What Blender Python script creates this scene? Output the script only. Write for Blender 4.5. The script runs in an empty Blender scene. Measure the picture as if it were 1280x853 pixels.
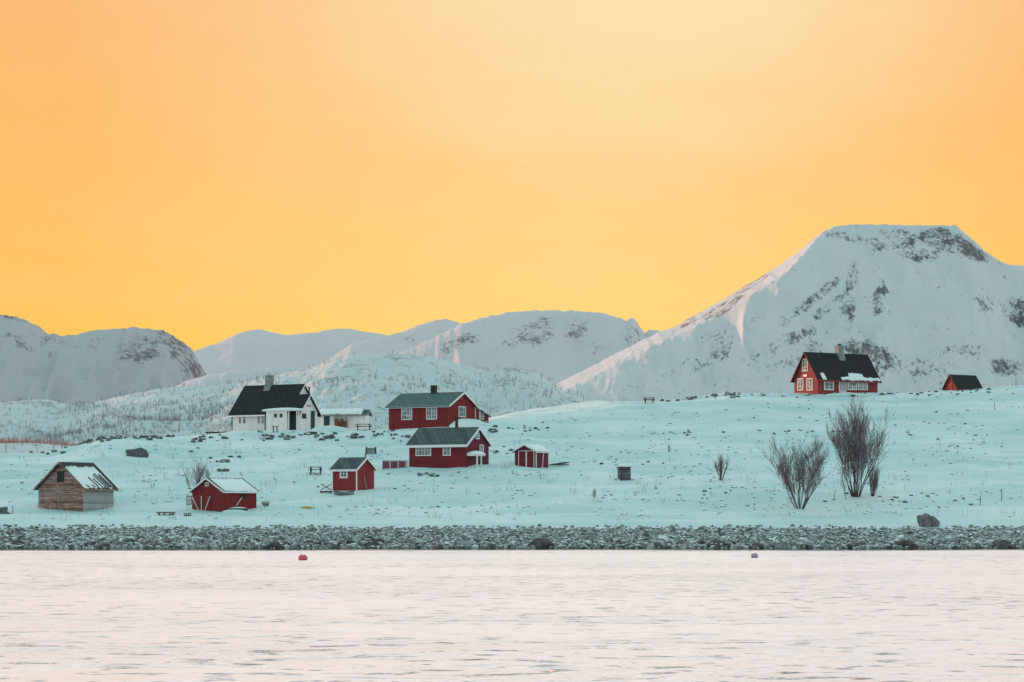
import bpy, bmesh, math, random
import numpy as np
from mathutils import Vector, noise
random.seed(7)
rnd = random.random
def ru(a, b): return a + (b - a) * rnd()
S = bpy.context.scene
col = S.collection
R = math.radians

# ------------------------------------------------------------------ camera geometry of the place
F = 85 / 36 * 1280          # focal length, photo pixels
HOR, CZ = 640.0, 3.0        # horizon row, eye height over the water
def interp(x, pts):
    return float(np.interp(x, [p[0] for p in pts], [p[1] for p in pts]))
def zrow(row, D): return CZ + (HOR - row) / F * D
def proj(p): return 640 + F * p[0] / p[1], HOR - F * (p[2] - CZ) / p[1]

# ------------------------------------------------------------------ materials
MATS = {}
class NT:
    def __init__(s, m):
        s.t = m.node_tree; s.n = s.t.nodes; s.l = s.t.links
    def add(s, typ, **kw):
        n = s.n.new(typ)
        for k, v in kw.items():
            if k.startswith('i_'):
                n.inputs[k[2:].replace('_', ' ')].default_value = v
            else: setattr(n, k, v)
        return n
    def link(s, a, b): s.l.new(a, b)
    def math(s, op, a, b=None, c=None, clamp=False):
        n = s.n.new('ShaderNodeMath'); n.operation = op; n.use_clamp = clamp
        for i, v in enumerate((a, b, c)):
            if v is None: continue
            if hasattr(v, 'is_linked'): s.l.new(v, n.inputs[i])
            else: n.inputs[i].default_value = v
        return n.outputs[0]
    def mapr(s, v, a, b, c=0., d=1., smooth=False):
        n = s.n.new('ShaderNodeMapRange')
        if smooth: n.interpolation_type = 'SMOOTHSTEP'
        s.l.new(v, n.inputs[0])
        for i, x in enumerate((a, b, c, d)): n.inputs[i + 1].default_value = x
        return n.outputs[0]
    def mix(s, f, a, b, blend='MIX'):
        n = s.n.new('ShaderNodeMix'); n.data_type = 'RGBA'; n.blend_type = blend
        for i, v in ((0, f), (6, a), (7, b)):
            if hasattr(v, 'is_linked'): s.l.new(v, n.inputs[i])
            elif i and len(v) == 3: n.inputs[i].default_value = (*v, 1)
            else: n.inputs[i].default_value = v
        return n.outputs[2]
    def noise(s, vec, scale, detail=4, rough=.55, sc=None):
        if sc:
            m = s.n.new('ShaderNodeMapping'); s.l.new(vec, m.inputs[0]); m.inputs['Scale'].default_value = sc
            vec = m.outputs[0]
        n = s.n.new('ShaderNodeTexNoise'); s.l.new(vec, n.inputs['Vector'])
        n.inputs['Scale'].default_value = scale; n.inputs['Detail'].default_value = detail
        n.inputs['Roughness'].default_value = rough
        return n.outputs['Fac']
def newmat(name, rough=.8, spec=.3):
    m = bpy.data.materials.new(name); m.use_nodes = True
    t = NT(m); b = t.n['Principled BSDF']
    b.inputs['Roughness'].default_value = rough
    b.inputs['Specular IOR Level'].default_value = spec
    MATS[name] = m
    return m, t, b
def geo(t): return t.n.new('ShaderNodeNewGeometry')
def bump(t, b, h, strength=.5, dist=.02):
    n = t.n.new('ShaderNodeBump'); n.inputs['Strength'].default_value = strength; n.inputs['Distance'].default_value = dist
    t.link(h, n.inputs['Height']); t.link(n.outputs[0], b.inputs['Normal'])
def paint(name, base, var=.12, rough=.75, plank=None, w=.14, worn=None, wornamt=.0, spec=.25):
    m, t, b = newmat(name, rough, spec)
    tc = t.n.new('ShaderNodeTexCoord').outputs['Object']
    v = t.noise(tc, 1.7, 5, .65)
    c = t.mix(t.mapr(v, .3, .7), tuple(x * (1 - var) for x in base), tuple(min(1, x * (1 + var)) for x in base))
    if worn:
        f = t.noise(tc, 3.2, 6, .7, (1, 1, .35) if plank == 'v' else ((.25, .25, 2) if plank == 'h' else None))
        c = t.mix(t.mapr(f, .62 - wornamt * .3, .72 - wornamt * .2, 0, .85), c, worn)
    if plank:
        sp = t.n.new('ShaderNodeSeparateXYZ'); t.link(tc, sp.inputs[0])
        k = t.math('ADD', sp.outputs[0], sp.outputs[1]) if plank == 'v' else sp.outputs[2]
        k = t.math('DIVIDE', k, w)
        wn = t.n.new('ShaderNodeTexWhiteNoise'); wn.noise_dimensions = '1D'
        t.link(t.math('FLOOR', k), wn.inputs['W'])
        br = t.mapr(wn.outputs['Value'], 0, 1, 1 - var * 1.3, 1 + var * 1.3)
        fr = t.math('FRACT', k)
        edge = t.math('MULTIPLY', t.mapr(fr, 0, .1), t.mapr(fr, 1, .9))
        hb = t.n.new('ShaderNodeHueSaturation'); t.link(c, hb.inputs['Color'])
        t.link(t.math('MULTIPLY', br, t.mapr(edge, 0, 1, .45, 1)), hb.inputs['Value'])
        c = hb.outputs[0]
        bump(t, b, t.math('ADD', edge, t.math('MULTIPLY', v, .4)), .8, .015)
    else:
        bump(t, b, v, .3, .01)
    t.link(c, b.inputs['Base Color'])
    return m
paint('red_paint', (.215, .022, .024), plank='v', w=.16, worn=(.12, .03, .03), wornamt=.15)
paint('red_horizontal', (.19, .020, .030), plank='h', w=.15, worn=(.12, .03, .04), wornamt=.1)
paint('red_warm', (.25, .045, .04), plank='h', w=.14, worn=(.2, .05, .05), wornamt=.1)
paint('red_bright', (.27, .035, .04), var=.1, plank='v', w=.22, worn=(.16, .035, .04), wornamt=.1)
paint('maroon', (.15, .025, .045), plank='v', w=.16)
paint('white_wood', (.84, .83, .82), var=.05, plank='v', w=.15)
paint('white_trim', (.80, .80, .79), var=.04)
paint('grey_wood', (.25, .13, .105), var=.3, plank='h', w=.21, worn=(.42, .35, .33), wornamt=.45)
paint('pale_wood', (.33, .35, .34), var=.15, plank='h', w=.2, worn=(.17, .15, .15), wornamt=.2)
paint('dark_wood', (.045, .04, .045), var=.3)
paint('black_roof', (.018, .019, .022), var=.12, plank='v', w=.45)
paint('green_roof', (.055, .13, .12), var=.12, rough=.6, plank='v', w=.5)
paint('slate_roof', (.07, .10, .10), var=.18, rough=.7, plank='v', w=.6)
paint('dark_green', (.02, .055, .06), var=.1)
paint('firewood', (.20, .075, .05), var=.4, worn=(.33, .22, .17), wornamt=.3)
paint('chimney_stone', (.20, .24, .23), var=.3)
paint('dark_metal', (.02, .022, .025), var=.1, rough=.5)
paint('yellow_paint', (.62, .36, .05), var=.1)
paint('pink_plastic', (.70, .13, .18), var=.08, rough=.45)
paint('navy_plastic', (.45, .34, .42), var=.1, rough=.4)
paint('bark', (.085, .06, .058), var=.3)
paint('twig', (.165, .13, .135), var=.3)
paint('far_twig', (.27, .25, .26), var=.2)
paint('red_twig', (.42, .16, .13), var=.3)
paint('straw', (.13, .13, .115), var=.3)
paint('beige_wood', (.5, .4, .33), var=.1)
m, t, b = newmat('glass', .12, .6)
tc = t.n.new('ShaderNodeTexCoord').outputs['Object']
t.link(t.mix(t.mapr(t.noise(tc, 1.1, 2), .4, .6), (.05, .08, .09), (.24, .30, .31)), b.inputs['Base Color'])

def rockmat(name, a, c, snow=.55, sc=2.2):
    m, t, b = newmat(name, .85, .3)
    g = geo(t)
    oi = t.n.new('ShaderNodeObjectInfo')
    v = t.noise(g.outputs['Position'], sc, 5, .65)
    cc = t.mix(t.mapr(v, .3, .7), a, c)
    at = t.n.new('ShaderNodeAttribute'); at.attribute_name = 'tone'
    hb = t.n.new('ShaderNodeHueSaturation'); t.link(cc, hb.inputs['Color'])
    t.link(t.math('ADD', t.math('MULTIPLY', at.outputs['Fac'], 1.0), .75), hb.inputs['Value'])
    cc = hb.outputs[0]
    sp = t.n.new('ShaderNodeSeparateXYZ'); t.link(g.outputs['Normal'], sp.inputs[0])
    k = t.math('ADD', sp.outputs[2], t.math('MULTIPLY', t.noise(g.outputs['Position'], 3.5, 3), .5))
    cc = t.mix(t.mapr(k, 1.0 - snow * .5 + .25, 1.12 - snow * .5 + .25), cc, (.78, .86, .87))
    t.link(cc, b.inputs['Base Color']); bump(t, b, v, .6, .05)
rockmat('shore_rock', (.065, .07, .068), (.42, .435, .42), .33, 2.8)
rockmat('field_rock', (.04, .048, .055), (.15, .16, .165), .5)
rockmat('boulder_rock', (.09, .085, .085), (.26, .25, .25), .0)
rockmat('weed_rock', (.035, .028, .028), (.15, .12, .12), .0)

# snow of the near hillside
m, t, b = newmat('snow', .65, .25)
g = geo(t); P = g.outputs['Position']
v1 = t.noise(P, .07, 4, .55, (1, 2.6, 1)); v2 = t.noise(P, .9, 4, .6, (1, 1.6, 1)); v3 = t.noise(P, 5., 3, .6)
t.link(t.mix(t.mapr(v1, .35, .65), (.50, .71, .705), (.75, .85, .845)), b.inputs['Base Color'])  # broad darker teal patches paint the slope's deeper shading into the snow
v4 = t.noise(P, .35, 5, .65, (.35, 2.2, 1))
h = t.math('ADD', t.math('MULTIPLY', v2, .7), t.math('ADD', t.math('MULTIPLY', v4, 1.6), t.math('MULTIPLY', v3, .25)))
bump(t, b, h, .8, .3)
b.inputs['Subsurface Weight'].default_value = 0
m, t, b = newmat('roof_snow', .6, .25)
P = geo(t).outputs['Position']
t.link(t.mix(t.noise(P, 2.), (.76, .87, .87), (.84, .90, .90)), b.inputs['Base Color']); bump(t, b, t.noise(P, 3.), .5, .08)

def mountain_mat(name, snow, rock, scale, stretch=(1, 1, .55), lo=.59, hi=.68, bumpd=6, red=None):
    m, t, b = newmat(name, .75, .15)
    g = geo(t); P = g.outputs['Position']
    at = t.n.new('ShaderNodeAttribute'); at.attribute_name = 'rock'
    v = t.noise(P, scale, 8, .72, stretch); w = t.noise(P, scale * 5, 6, .75, stretch)
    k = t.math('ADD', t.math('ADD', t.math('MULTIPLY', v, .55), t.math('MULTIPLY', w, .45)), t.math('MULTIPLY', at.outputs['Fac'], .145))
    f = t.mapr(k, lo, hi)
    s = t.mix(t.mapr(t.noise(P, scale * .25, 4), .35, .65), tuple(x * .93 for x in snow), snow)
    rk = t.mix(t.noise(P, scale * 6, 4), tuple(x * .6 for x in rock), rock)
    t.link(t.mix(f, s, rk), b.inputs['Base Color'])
    bump(t, b, t.math('ADD', v, t.math('MULTIPLY', w, .4)), .6, bumpd)
mountain_mat('far_snow', (.60, .615, .645), (.12, .14, .155), .014)
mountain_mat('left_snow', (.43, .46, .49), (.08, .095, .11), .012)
mountain_mat('right_snow', (.63, .675, .70), (.085, .10, .11), .028)
mountain_mat('hill_snow', (.62, .68, .695), (.17, .185, .19), .09, (1, 1, .8), .575, .69, 1.0)
mountain_mat('plain_snow', (.80, .80, .82), (.22, .22, .23), .01)

m, t, b = newmat('beach', .9, .2)
P = geo(t).outputs['Position']; v = t.noise(P, 3., 6, .7)
t.link(t.mix(t.mapr(v, .3, .7), (.05, .055, .06), (.22, .24, .24)), b.inputs['Base Color']); bump(t, b, v, 1, .1)

m, t, b = newmat('water', .15, .5)
P = geo(t).outputs['Position']
w1 = t.noise(P, .36, 3, .5, (.75, 1, 1)); w2 = t.noise(P, 1.4, 4, .55, (.7, 1, 1)); w3 = t.noise(P, .07, 3, .5, (.5, 1, 1))
w4 = t.noise(P, .95, 3, .5, (.9, 1, 1)); w5 = t.noise(P, .035, 3, .55, (.6, 1, 1))
dash = t.math('MULTIPLY', t.mapr(w4, .60, .80, 0, 1), t.mapr(w5, .40, .62, .2, 2.2))
hh = t.math('ADD', t.math('ADD', t.math('MULTIPLY', w1, 1.1), t.math('MULTIPLY', w2, t.mapr(w3, .38, .62, .22, .6))), t.math('MULTIPLY', dash, .55))
bn = t.add('ShaderNodeBump'); bn.inputs['Strength'].default_value = 1; bn.inputs['Distance'].default_value = .45

gl_ = t.add('ShaderNodeBsdfGlossy');  gl_.inputs['Color'].default_value = (.875, .845, .84, 1)
spw = t.n.new('ShaderNodeSeparateXYZ'); t.link(P, spw.inputs[0]); kk = t.mapr(t.math('ADD', spw.outputs[1], t.math('MULTIPLY', w3, 30.)), 199, 207, 0, 1)
t.link(t.math('MULTIPLY', hh, t.mapr(kk, 0, 1, 1, .03)), bn.inputs['Height']); t.link(t.mapr(kk, 0, 1, .36, .06), gl_.inputs['Roughness'])
df = t.add('ShaderNodeBsdfDiffuse'); df.inputs['Color'].default_value = (.03, .12, .14, 1)
fr_ = t.add('ShaderNodeFresnel'); fr_.inputs['IOR'].default_value = 1.45
for q in (gl_, df, fr_): t.link(bn.outputs[0], q.inputs['Normal'])
mx = t.add('ShaderNodeMixShader'); t.link(t.mapr(fr_.outputs[0], .04, .34, .30, 1.), mx.inputs[0]); t.link(df.outputs[0], mx.inputs[1]); t.link(gl_.outputs[0], mx.inputs[2])
t.link(mx.outputs[0], t.n['Material Output'].inputs['Surface']); t.n.remove(b)

# ------------------------------------------------------------------ mesh helpers
def tag(o, label=None, cat=None, group=None, kind=None):
    if label: o['label'] = label
    if cat: o['category'] = cat
    if group: o['group'] = group
    if kind: o['kind'] = kind
    return o
def empty(name, loc, rz=0):
    o = bpy.data.objects.new(name, None); col.objects.link(o)
    o.location = loc; o.rotation_euler = (0, 0, rz); o.empty_display_size = .3
    return o
class MB:
    def __init__(s): s.v = []; s.f = []
    def poly(s, vs, fs):
        n = len(s.v); s.v += [tuple(v) for v in vs]; s.f += [tuple(i + n for i in f) for f in fs]; return s
    def box(s, a, b):
        (x0, y0, z0), (x1, y1, z1) = a, b
        if x0 > x1: x0, x1 = x1, x0
        if y0 > y1: y0, y1 = y1, y0
        if z0 > z1: z0, z1 = z1, z0
        return s.poly([(x0, y0, z0), (x1, y0, z0), (x1, y1, z0), (x0, y1, z0), (x0, y0, z1), (x1, y0, z1), (x1, y1, z1), (x0, y1, z1)],
                      [(0, 3, 2, 1), (4, 5, 6, 7), (0, 1, 5, 4), (1, 2, 6, 5), (2, 3, 7, 6), (3, 0, 4, 7)])
    def extr(s, prof, x0, x1):      # (y,z) outline counter-clockwise seen from +x, extruded along x
        n = len(prof)
        vs = [(x0, y, z) for y, z in prof] + [(x1, y, z) for y, z in prof]
        fs = [tuple(reversed(range(n))), tuple(range(n, 2 * n))]
        fs += [(i, (i + 1) % n, n + (i + 1) % n, n + i) for i in range(n)]
        return s.poly(vs, fs)
    def tube(s, pts, rads, n=5):
        base = len(s.v)
        for i, p in enumerate(pts):
            p = Vector(p); a = Vector(pts[max(0, i - 1)]); c = Vector(pts[min(len(pts) - 1, i + 1)])
            d = (c - a).normalized()
            u = d.cross(Vector((0, 0, 1)) if abs(d.z) < .9 else Vector((1, 0, 0))).normalized(); w = d.cross(u)
            for k in range(n):
                q = p + (u * math.cos(2 * math.pi * k / n) + w * math.sin(2 * math.pi * k / n)) * rads[i]
                s.v.append(tuple(q))
        for i in range(len(pts) - 1):
            for k in range(n):
                a = base + i * n + k; b_ = base + i * n + (k + 1) % n
                s.f.append((a, b_, b_ + n, a + n))
        s.f.append(tuple(base + k for k in reversed(range(n)))); e = base + (len(pts) - 1) * n
        s.f.append(tuple(e + k for k in range(n)))
        return s
    def beam(s, p, q, w, h=None):
        h = h or w
        p, q = Vector(p), Vector(q); d = (q - p).normalized()
        u = d.cross(Vector((0, 0, 1)) if abs(d.z) < .95 else Vector((0, 1, 0))).normalized() * (w / 2)
        v = d.cross(u).normalized() * (h / 2)
        vs = [p - u - v, p + u - v, p + u + v, p - u + v, q - u - v, q + u - v, q + u + v, q - u + v]
        return s.poly(vs, [(0, 1, 2, 3), (7, 6, 5, 4), (0, 4, 5, 1), (1, 5, 6, 2), (2, 6, 7, 3), (3, 7, 4, 0)])
    def build(s, name, mat, parent=None, loc=None, smooth=False, attr=None):
        me = bpy.data.meshes.new(name); me.from_pydata(s.v, [], s.f); me.update()
        bm = bmesh.new(); bm.from_mesh(me); bmesh.ops.recalc_face_normals(bm, faces=bm.faces); bm.to_mesh(me); bm.free()
        me.materials.append(MATS[mat])
        if smooth: me.polygons.foreach_set('use_smooth', [True] * len(me.polygons))
        o = bpy.data.objects.new(name, me); col.objects.link(o)
        if parent: o.parent = parent
        if loc: o.location = loc
        return o

def gridmesh(name, X, Y, Z, mat, smooth=True, attr=None):
    r, c = Z.shape
    co = np.stack([X, Y, Z], -1).reshape(-1, 3)
    idx = np.arange(r * c).reshape(r, c)
    q = np.stack([idx[:-1, :-1], idx[:-1, 1:], idx[1:, 1:], idx[1:, :-1]], -1).reshape(-1, 4)
    me = bpy.data.meshes.new(name)
    me.vertices.add(len(co)); me.vertices.foreach_set('co', co.ravel().astype(np.float32))
    me.loops.add(q.size); me.loops.foreach_set('vertex_index', q.ravel().astype(np.int32))
    me.polygons.add(len(q)); me.polygons.foreach_set('loop_start', (np.arange(len(q)) * 4).astype(np.int32))
    me.polygons.foreach_set('loop_total', np.full(len(q), 4, np.int32))
    me.update(calc_edges=True); me.validate()
    if attr is not None:
        a = me.attributes.new('rock', 'FLOAT', 'POINT'); a.data.foreach_set('value', attr.ravel().astype(np.float32))
    if smooth: me.polygons.foreach_set('use_smooth', np.ones(len(me.polygons), bool))
    me.materials.append(MATS[mat])
    o = bpy.data.objects.new(name, me); col.objects.link(o)
    return o

# ------------------------------------------------------------------ the hillside
CREST = [(-900, 500), (-450, 490), (-200, 520), (-60, 562), (0, 568), (60, 567), (100, 556), (130, 550), (180, 548), (220, 546), (262, 543), (300, 539), (400, 536), (470, 536),  # unseen left end raised to keep the sun off barn and boathouse
         (560, 531), (610, 527), (640, 521), (700, 513), (780, 504), (860, 497), (910, 491), (960, 491), (1100, 491), (1150, 490), (1190, 487), (1280, 482), (1500, 474), (2200, 470)]
CD = [(-900, 330), (-450, 300), (-60, 285), (0, 282), (150, 290), (300, 305), (480, 305), (600, 300), (700, 312), (860, 322), (1280, 330), (2200, 340)]
def ground(X, D):
    px = 640 + F * X / D
    if D < 197: return -1.2 + (D - 185) * .06
    n1 = noise.noise(Vector((X * .02, D * .03, 0))); n2 = noise.noise(Vector((X * .07, D * .13, 4))); n3 = noise.noise(Vector((X * .3, D * .5, 9)))
    und = n1 * 1.0 + n2 * .75 + n3 * .26
    wob = noise.noise(Vector((X * .05, 3, 3))) * .9
    if D < 213.5 + wob:
        k = max(0, D - 200 - wob * .6) / 13.5
        return -.35 + (D - 197) * .12 if k <= 0 else .02 + 1.38 * k ** .8
    e0, d1 = 213.5, 228.
    cd = interp(px, CD); cr = interp(px, CREST)
    if D < d1:
        k = (D - e0) / (d1 - e0); k = max(0, k)
        z = 1.42 + (2.92 - 1.42) * k ** .8
        return z + und * .35 * k
    r = 641.
    u = (D - d1) / (cd - d1)
    if u <= 1:
        w_ = (u - .86) / .14
        g = u if u < .86 else .86 + .14 * (w_ - .45 * w_ * w_)
        gs = g / .98 if False else g
        row = r - (r - cr) * min(1, gs * 1.0)
        row = r - (r - cr) * (gs / .937)
        return zrow(row, D) + und * (.35 + .65 * min(1, u * 4)) * (1 if u < .8 else (1 - u) / .2 * .75 + .25)
    z = zrow(cr, cd) + und * .25
    d = D - cd
    z0 = zrow(cr, cd)
    return z + d * .03 * math.exp(-d / 10) - .0016 * d * d if d < 60 else z - 5.76 - (d - 60) * .12
def hit(px, row, d0=196.):
    D = d0
    while D < 345:
        if proj(((px - 640) / F * D, D, ground((px - 640) / F * D, D)))[1] <= row: break
        D += .5
    return D
def at(px, row):
    D = hit(px, row); X = (px - 640) / F * D
    return Vector((X, D, ground(X, D)))

cols = list(np.arange(-3200, -500, 60)) + list(np.arange(-500, -40, 14)) + list(np.arange(-40, 1321, 3.2)) + list(np.arange(1335, 1800, 14)) + list(np.arange(1800, 4600, 60))
rows_ = list(np.arange(213, 232, .7)) + list(np.arange(232, 300, 1.0)) + list(np.arange(300, 350, 1.0)) + list(np.arange(350, 460, 8))
X = np.array([[(c - 640) / F * D for c in cols] for D in rows_]); Y = np.array([[D] * len(cols) for D in rows_])
Z = np.array([[ground(X[i, j], Y[i, j]) for j in range(len(cols))] for i in range(len(rows_))])
tag(gridmesh('snow_hill', X, Y, Z + .02, 'snow'), kind='structure')
rows_ = list(np.arange(186, 215.2, .8))
cols2 = cols[::2]
X = np.array([[(c - 640) / F * D for c in cols2] for D in rows_]); Y = np.array([[D] * len(cols2) for D in rows_])
Z = np.array([[ground(X[i, j], Y[i, j]) - (.03 if Y[i, j] < 213.4 else .25) for j in range(len(cols2))] for i in range(len(rows_))])
tag(gridmesh('beach', X, Y, Z, 'beach'), kind='structure')
# water and the far plain
MB().poly([(-4000, -1500, 0), (4000, -1500, 0), (4000, 206, 0), (-4000, 206, 0)], [(0, 1, 2, 3)]).build('water', 'water')['kind'] = 'structure'
X, Y = np.meshgrid(np.linspace(-16000, 16000, 40), np.linspace(400, 22000, 60))
tag(gridmesh('snow_plain', X, Y, np.full(X.shape, 1.0), 'plain_snow', attr=np.full(X.shape, -1.)), kind='structure')

# ------------------------------------------------------------------ hills and mountains
def ridge(name, sil, Yc, mat, kf, kb, rr, wander, amp, nsc, regions=(), pxstep=2.0, depth=None, base=0.06, seed=0, ny=110, fine=0, ridged=False, shelf=None, jag=1.):
    p0, p1 = sil[0][0], sil[-1][0]
    pxs = np.arange(p0, p1 + .1, pxstep)
    hmax = zrow(min(s[1] for s in sil), Yc)
    dep = depth or hmax / kf * 1.05
    ts = np.concatenate([-(np.linspace(1, 0, ny) ** 1.35) * dep, np.linspace(0, 1, 28)[1:] ** 1.3 * hmax / kb * 1.1])
    X = np.zeros((len(ts), len(pxs))); Y = X.copy(); Z = X.copy(); A = X.copy()
    RR = rr
    for j, p in enumerate(pxs):
        rr = RR(p) if callable(RR) else RR
        x = (p - 640) / F * Yc
        s = zrow(interp(p, sil), Yc) + jag * Yc / F * (1.1 * noise.noise(Vector((p * .11, seed, 2))) + .7 * noise.noise(Vector((p * .37, seed, 4))))
        wv = wander * noise.noise(Vector((x / (nsc * 2.5), seed, 1)))
        for i, tt in enumerate(ts):
            y = Yc + tt
            q = Vector((x / nsc, y / nsc, seed + .5))
            n = noise.fractal(q, .9, 2.1, 5)
            if ridged: n = .5 - 1.3 * abs(noise.fractal(Vector((x / nsc, y / (nsc * 2.5), seed)), .9, 2.1, 4))
            k = kf if tt < 0 else kb
            td = tt
            drop = 0
            if shelf and tt < 0:
                b_ = shelf(p); td = min(0, tt + b_); drop = .19 * min(-tt, b_)
            drop += k * (math.sqrt(td * td + rr * rr) - rr)
            fall = min(1, drop / (amp * 3.2 + 1e-6))
            z = s - drop + amp * n * fall + (fine * noise.noise(q * 9) if fine else 0) * min(1, .25 + fall)
            z -= max(0, wv * (tt / dep)) * .5 if tt < 0 else 0
            X[i, j], Y[i, j], Z[i, j] = x, y + wv * 0, z
            pr = HOR - F * (z - CZ) / y; pc = 640 + F * x / y
            a = base
            for (cx, cy, rx, ry, st, ang) in regions:
                dx, dy = pc - cx, pr - cy
                c, s_ = math.cos(R(ang)), math.sin(R(ang))
                e = math.hypot((dx * c + dy * s_) / rx, (-dx * s_ + dy * c) / ry)
                if e < 1.25: a = max(a, st * min(1, (1.25 - e) * 1.6))
            A[i, j] = a
    return tag(gridmesh(name, X, Y, Z, mat, attr=A), kind='structure')

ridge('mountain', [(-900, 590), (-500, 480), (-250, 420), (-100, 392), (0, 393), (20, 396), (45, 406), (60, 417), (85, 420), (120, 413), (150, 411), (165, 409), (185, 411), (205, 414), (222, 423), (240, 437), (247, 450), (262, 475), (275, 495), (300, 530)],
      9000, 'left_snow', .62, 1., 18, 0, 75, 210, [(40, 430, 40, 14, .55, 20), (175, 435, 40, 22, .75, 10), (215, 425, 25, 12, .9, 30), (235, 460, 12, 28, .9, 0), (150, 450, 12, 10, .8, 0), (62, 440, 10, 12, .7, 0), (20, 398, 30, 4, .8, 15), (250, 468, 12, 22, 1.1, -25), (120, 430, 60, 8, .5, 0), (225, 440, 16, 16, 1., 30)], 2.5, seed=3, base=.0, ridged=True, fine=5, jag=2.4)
ridge('mountain_range', [(-100, 480), (200, 470), (240, 440), (250, 436), (270, 430), (295, 418), (312, 413), (325, 412), (345, 417), (360, 419), (400, 415), (420, 411), (437, 411), (450, 414), (480, 418), (500, 424), (560, 450), (640, 480)],
      13500, 'far_snow', .7, 1., 40, 0, 40, 700, [], 3, seed=5, base=-.5)
ridge('mountain_range', [(380, 470), (440, 430), (470, 423), (500, 416), (520, 408), (545, 400), (556, 399), (570, 402), (590, 412), (640, 440), (700, 470)],
      12000, 'far_snow', .7, 1., 40, 0, 40, 500, [(510, 425, 14, 6, .6, -20)], 2.5, seed=6, base=-.4)
ridge('mountain', [(440, 470), (480, 452), (497, 443), (520, 433), (550, 419), (575, 406), (600, 398), (640, 390), (680, 388), (720, 389), (750, 391), (775, 398), (783, 402), (787, 397), (793, 399), (800, 409), (806, 417), (812, 412), (824, 414), (850, 432), (880, 460), (960, 520)],
      9500, 'far_snow', .75, 1., 55, 0, 60, 420, [(570, 430, 28, 12, .75, -20), (670, 415, 30, 18, .8, -25), (720, 415, 22, 14, .7, 0), (790, 420, 12, 14, .7, 0), (640, 430, 14, 10, .6, 0), (590, 425, 14, 6, .7, 0), (745, 440, 30, 12, .4, 0)], 2.0, seed=8, base=-.1, ridged=True, jag=1.5)
ridge('foothill', [(150, 520), (215, 486), (235, 476), (262, 469), (300, 464), (340, 460), (400, 459), (470, 462), (560, 480), (640, 520)],
      5200, 'far_snow', .3, .6, 50, 0, 20, 260, [(280, 452, 60, 14, .8, 5)], 3, seed=9, base=-.1)
ridge('mountain', [(520, 545), (600, 525), (640, 508), (670, 494), (695, 480), (730, 463), (760, 447), (790, 432), (820, 417), (845, 408), (860, 399), (880, 388), (900, 377), (925, 362), (950, 347), (975, 331), (990, 320), (1003, 311), (1015, 300), (1028, 290), (1045, 283), (1062, 281), (1100, 281), (1150, 282), (1194, 282), (1203, 290), (1215, 299), (1228, 312), (1245, 324), (1262, 332), (1285, 345), (1350, 380), (1500, 430), (1800, 460)],
      4500, 'right_snow', 1.06, 1., 22, 0, 30, 105,
      [(1185, 303, 55, 16, 1., 12), (1215, 315, 26, 12, 1.1, 25), (1120, 300, 45, 16, .85, -5), (1150, 320, 30, 10, .8, 0), (860, 402, 14, 8, .8, -20), (1010, 300, 26, 7, .6, -30), (1100, 372, 9, 30, .95, 10), (1035, 385, 34, 8, .9, -35),
       (1060, 385, 12, 26, .8, 15), (985, 425, 42, 10, .8, -20), (1085, 440, 40, 14, .9, 20), (1080, 460, 40, 20, .85, 0), (1255, 458, 24, 13, 1.1, 0), (1272, 390, 26, 20, .95, 20), (1200, 440, 50, 12, .6, 0), (900, 420, 40, 14, .45, -30), (940, 355, 36, 6, .8, -32), (1230, 380, 20, 12, .6, 0), (1020, 372, 60, 7, .9, -40), (1065, 350, 10, 30, .75, 12), (975, 445, 60, 16, .7, -12), (880, 450, 50, 14, .5, -20), (1150, 460, 60, 14, .6, 0), (905, 385, 34, 8, .8, -32), (1060, 296, 30, 8, .7, 10)],
      1.7, seed=12, base=.12, fine=2.2, ny=170, ridged=True,
      shelf=lambda p: (lambda k: 165 * k * k * (3 - 2 * k))(max(0, min(1, (p - 530) / 100, (1035 - p) / 80))) * (.9 + .22 * noise.noise(Vector((p * .02, 1, 1)))))
ridge('mountain', [(1150, 370), (1200, 345), (1240, 328), (1262, 331), (1300, 336), (1400, 325), (1600, 340), (1900, 380)], 7500, 'right_snow', .6, 1., 50, 0, 50, 300, [(1270, 350, 20, 10, .6, 0)], 3, seed=14, base=-.1)
HILL = [(-500, 490), (-300, 500), (-60, 506), (0, 504), (45, 500), (62, 500), (90, 507), (120, 503), (160, 494), (210, 485), (260, 481), (300, 480), (340, 470), (370, 464), (400, 456), (425, 447), (440, 444), (480, 443), (505, 444), (520, 446), (545, 447), (560, 452), (585, 460), (600, 462), (615, 465), (628, 460), (640, 459), (655, 462), (672, 468), (690, 477), (706, 490), (722, 492), (733, 503), (745, 520), (760, 545), (800, 590)]
ridge('hill', HILL, 1100, 'hill_snow', .19, .4, 12, 0, 7, 60, [(300, 475, 160, 5, .45, -8), (505, 446, 40, 4, .7, 0), (648, 462, 30, 8, .75, 0), (720, 500, 20, 10, .6, 30), (430, 465, 60, 10, .5, -10), (70, 505, 80, 4, .6, 0), (60, 545, 80, 5, .7, 20)], 2.0, depth=480, seed=20, base=.3, fine=.9, ny=150)

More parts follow.
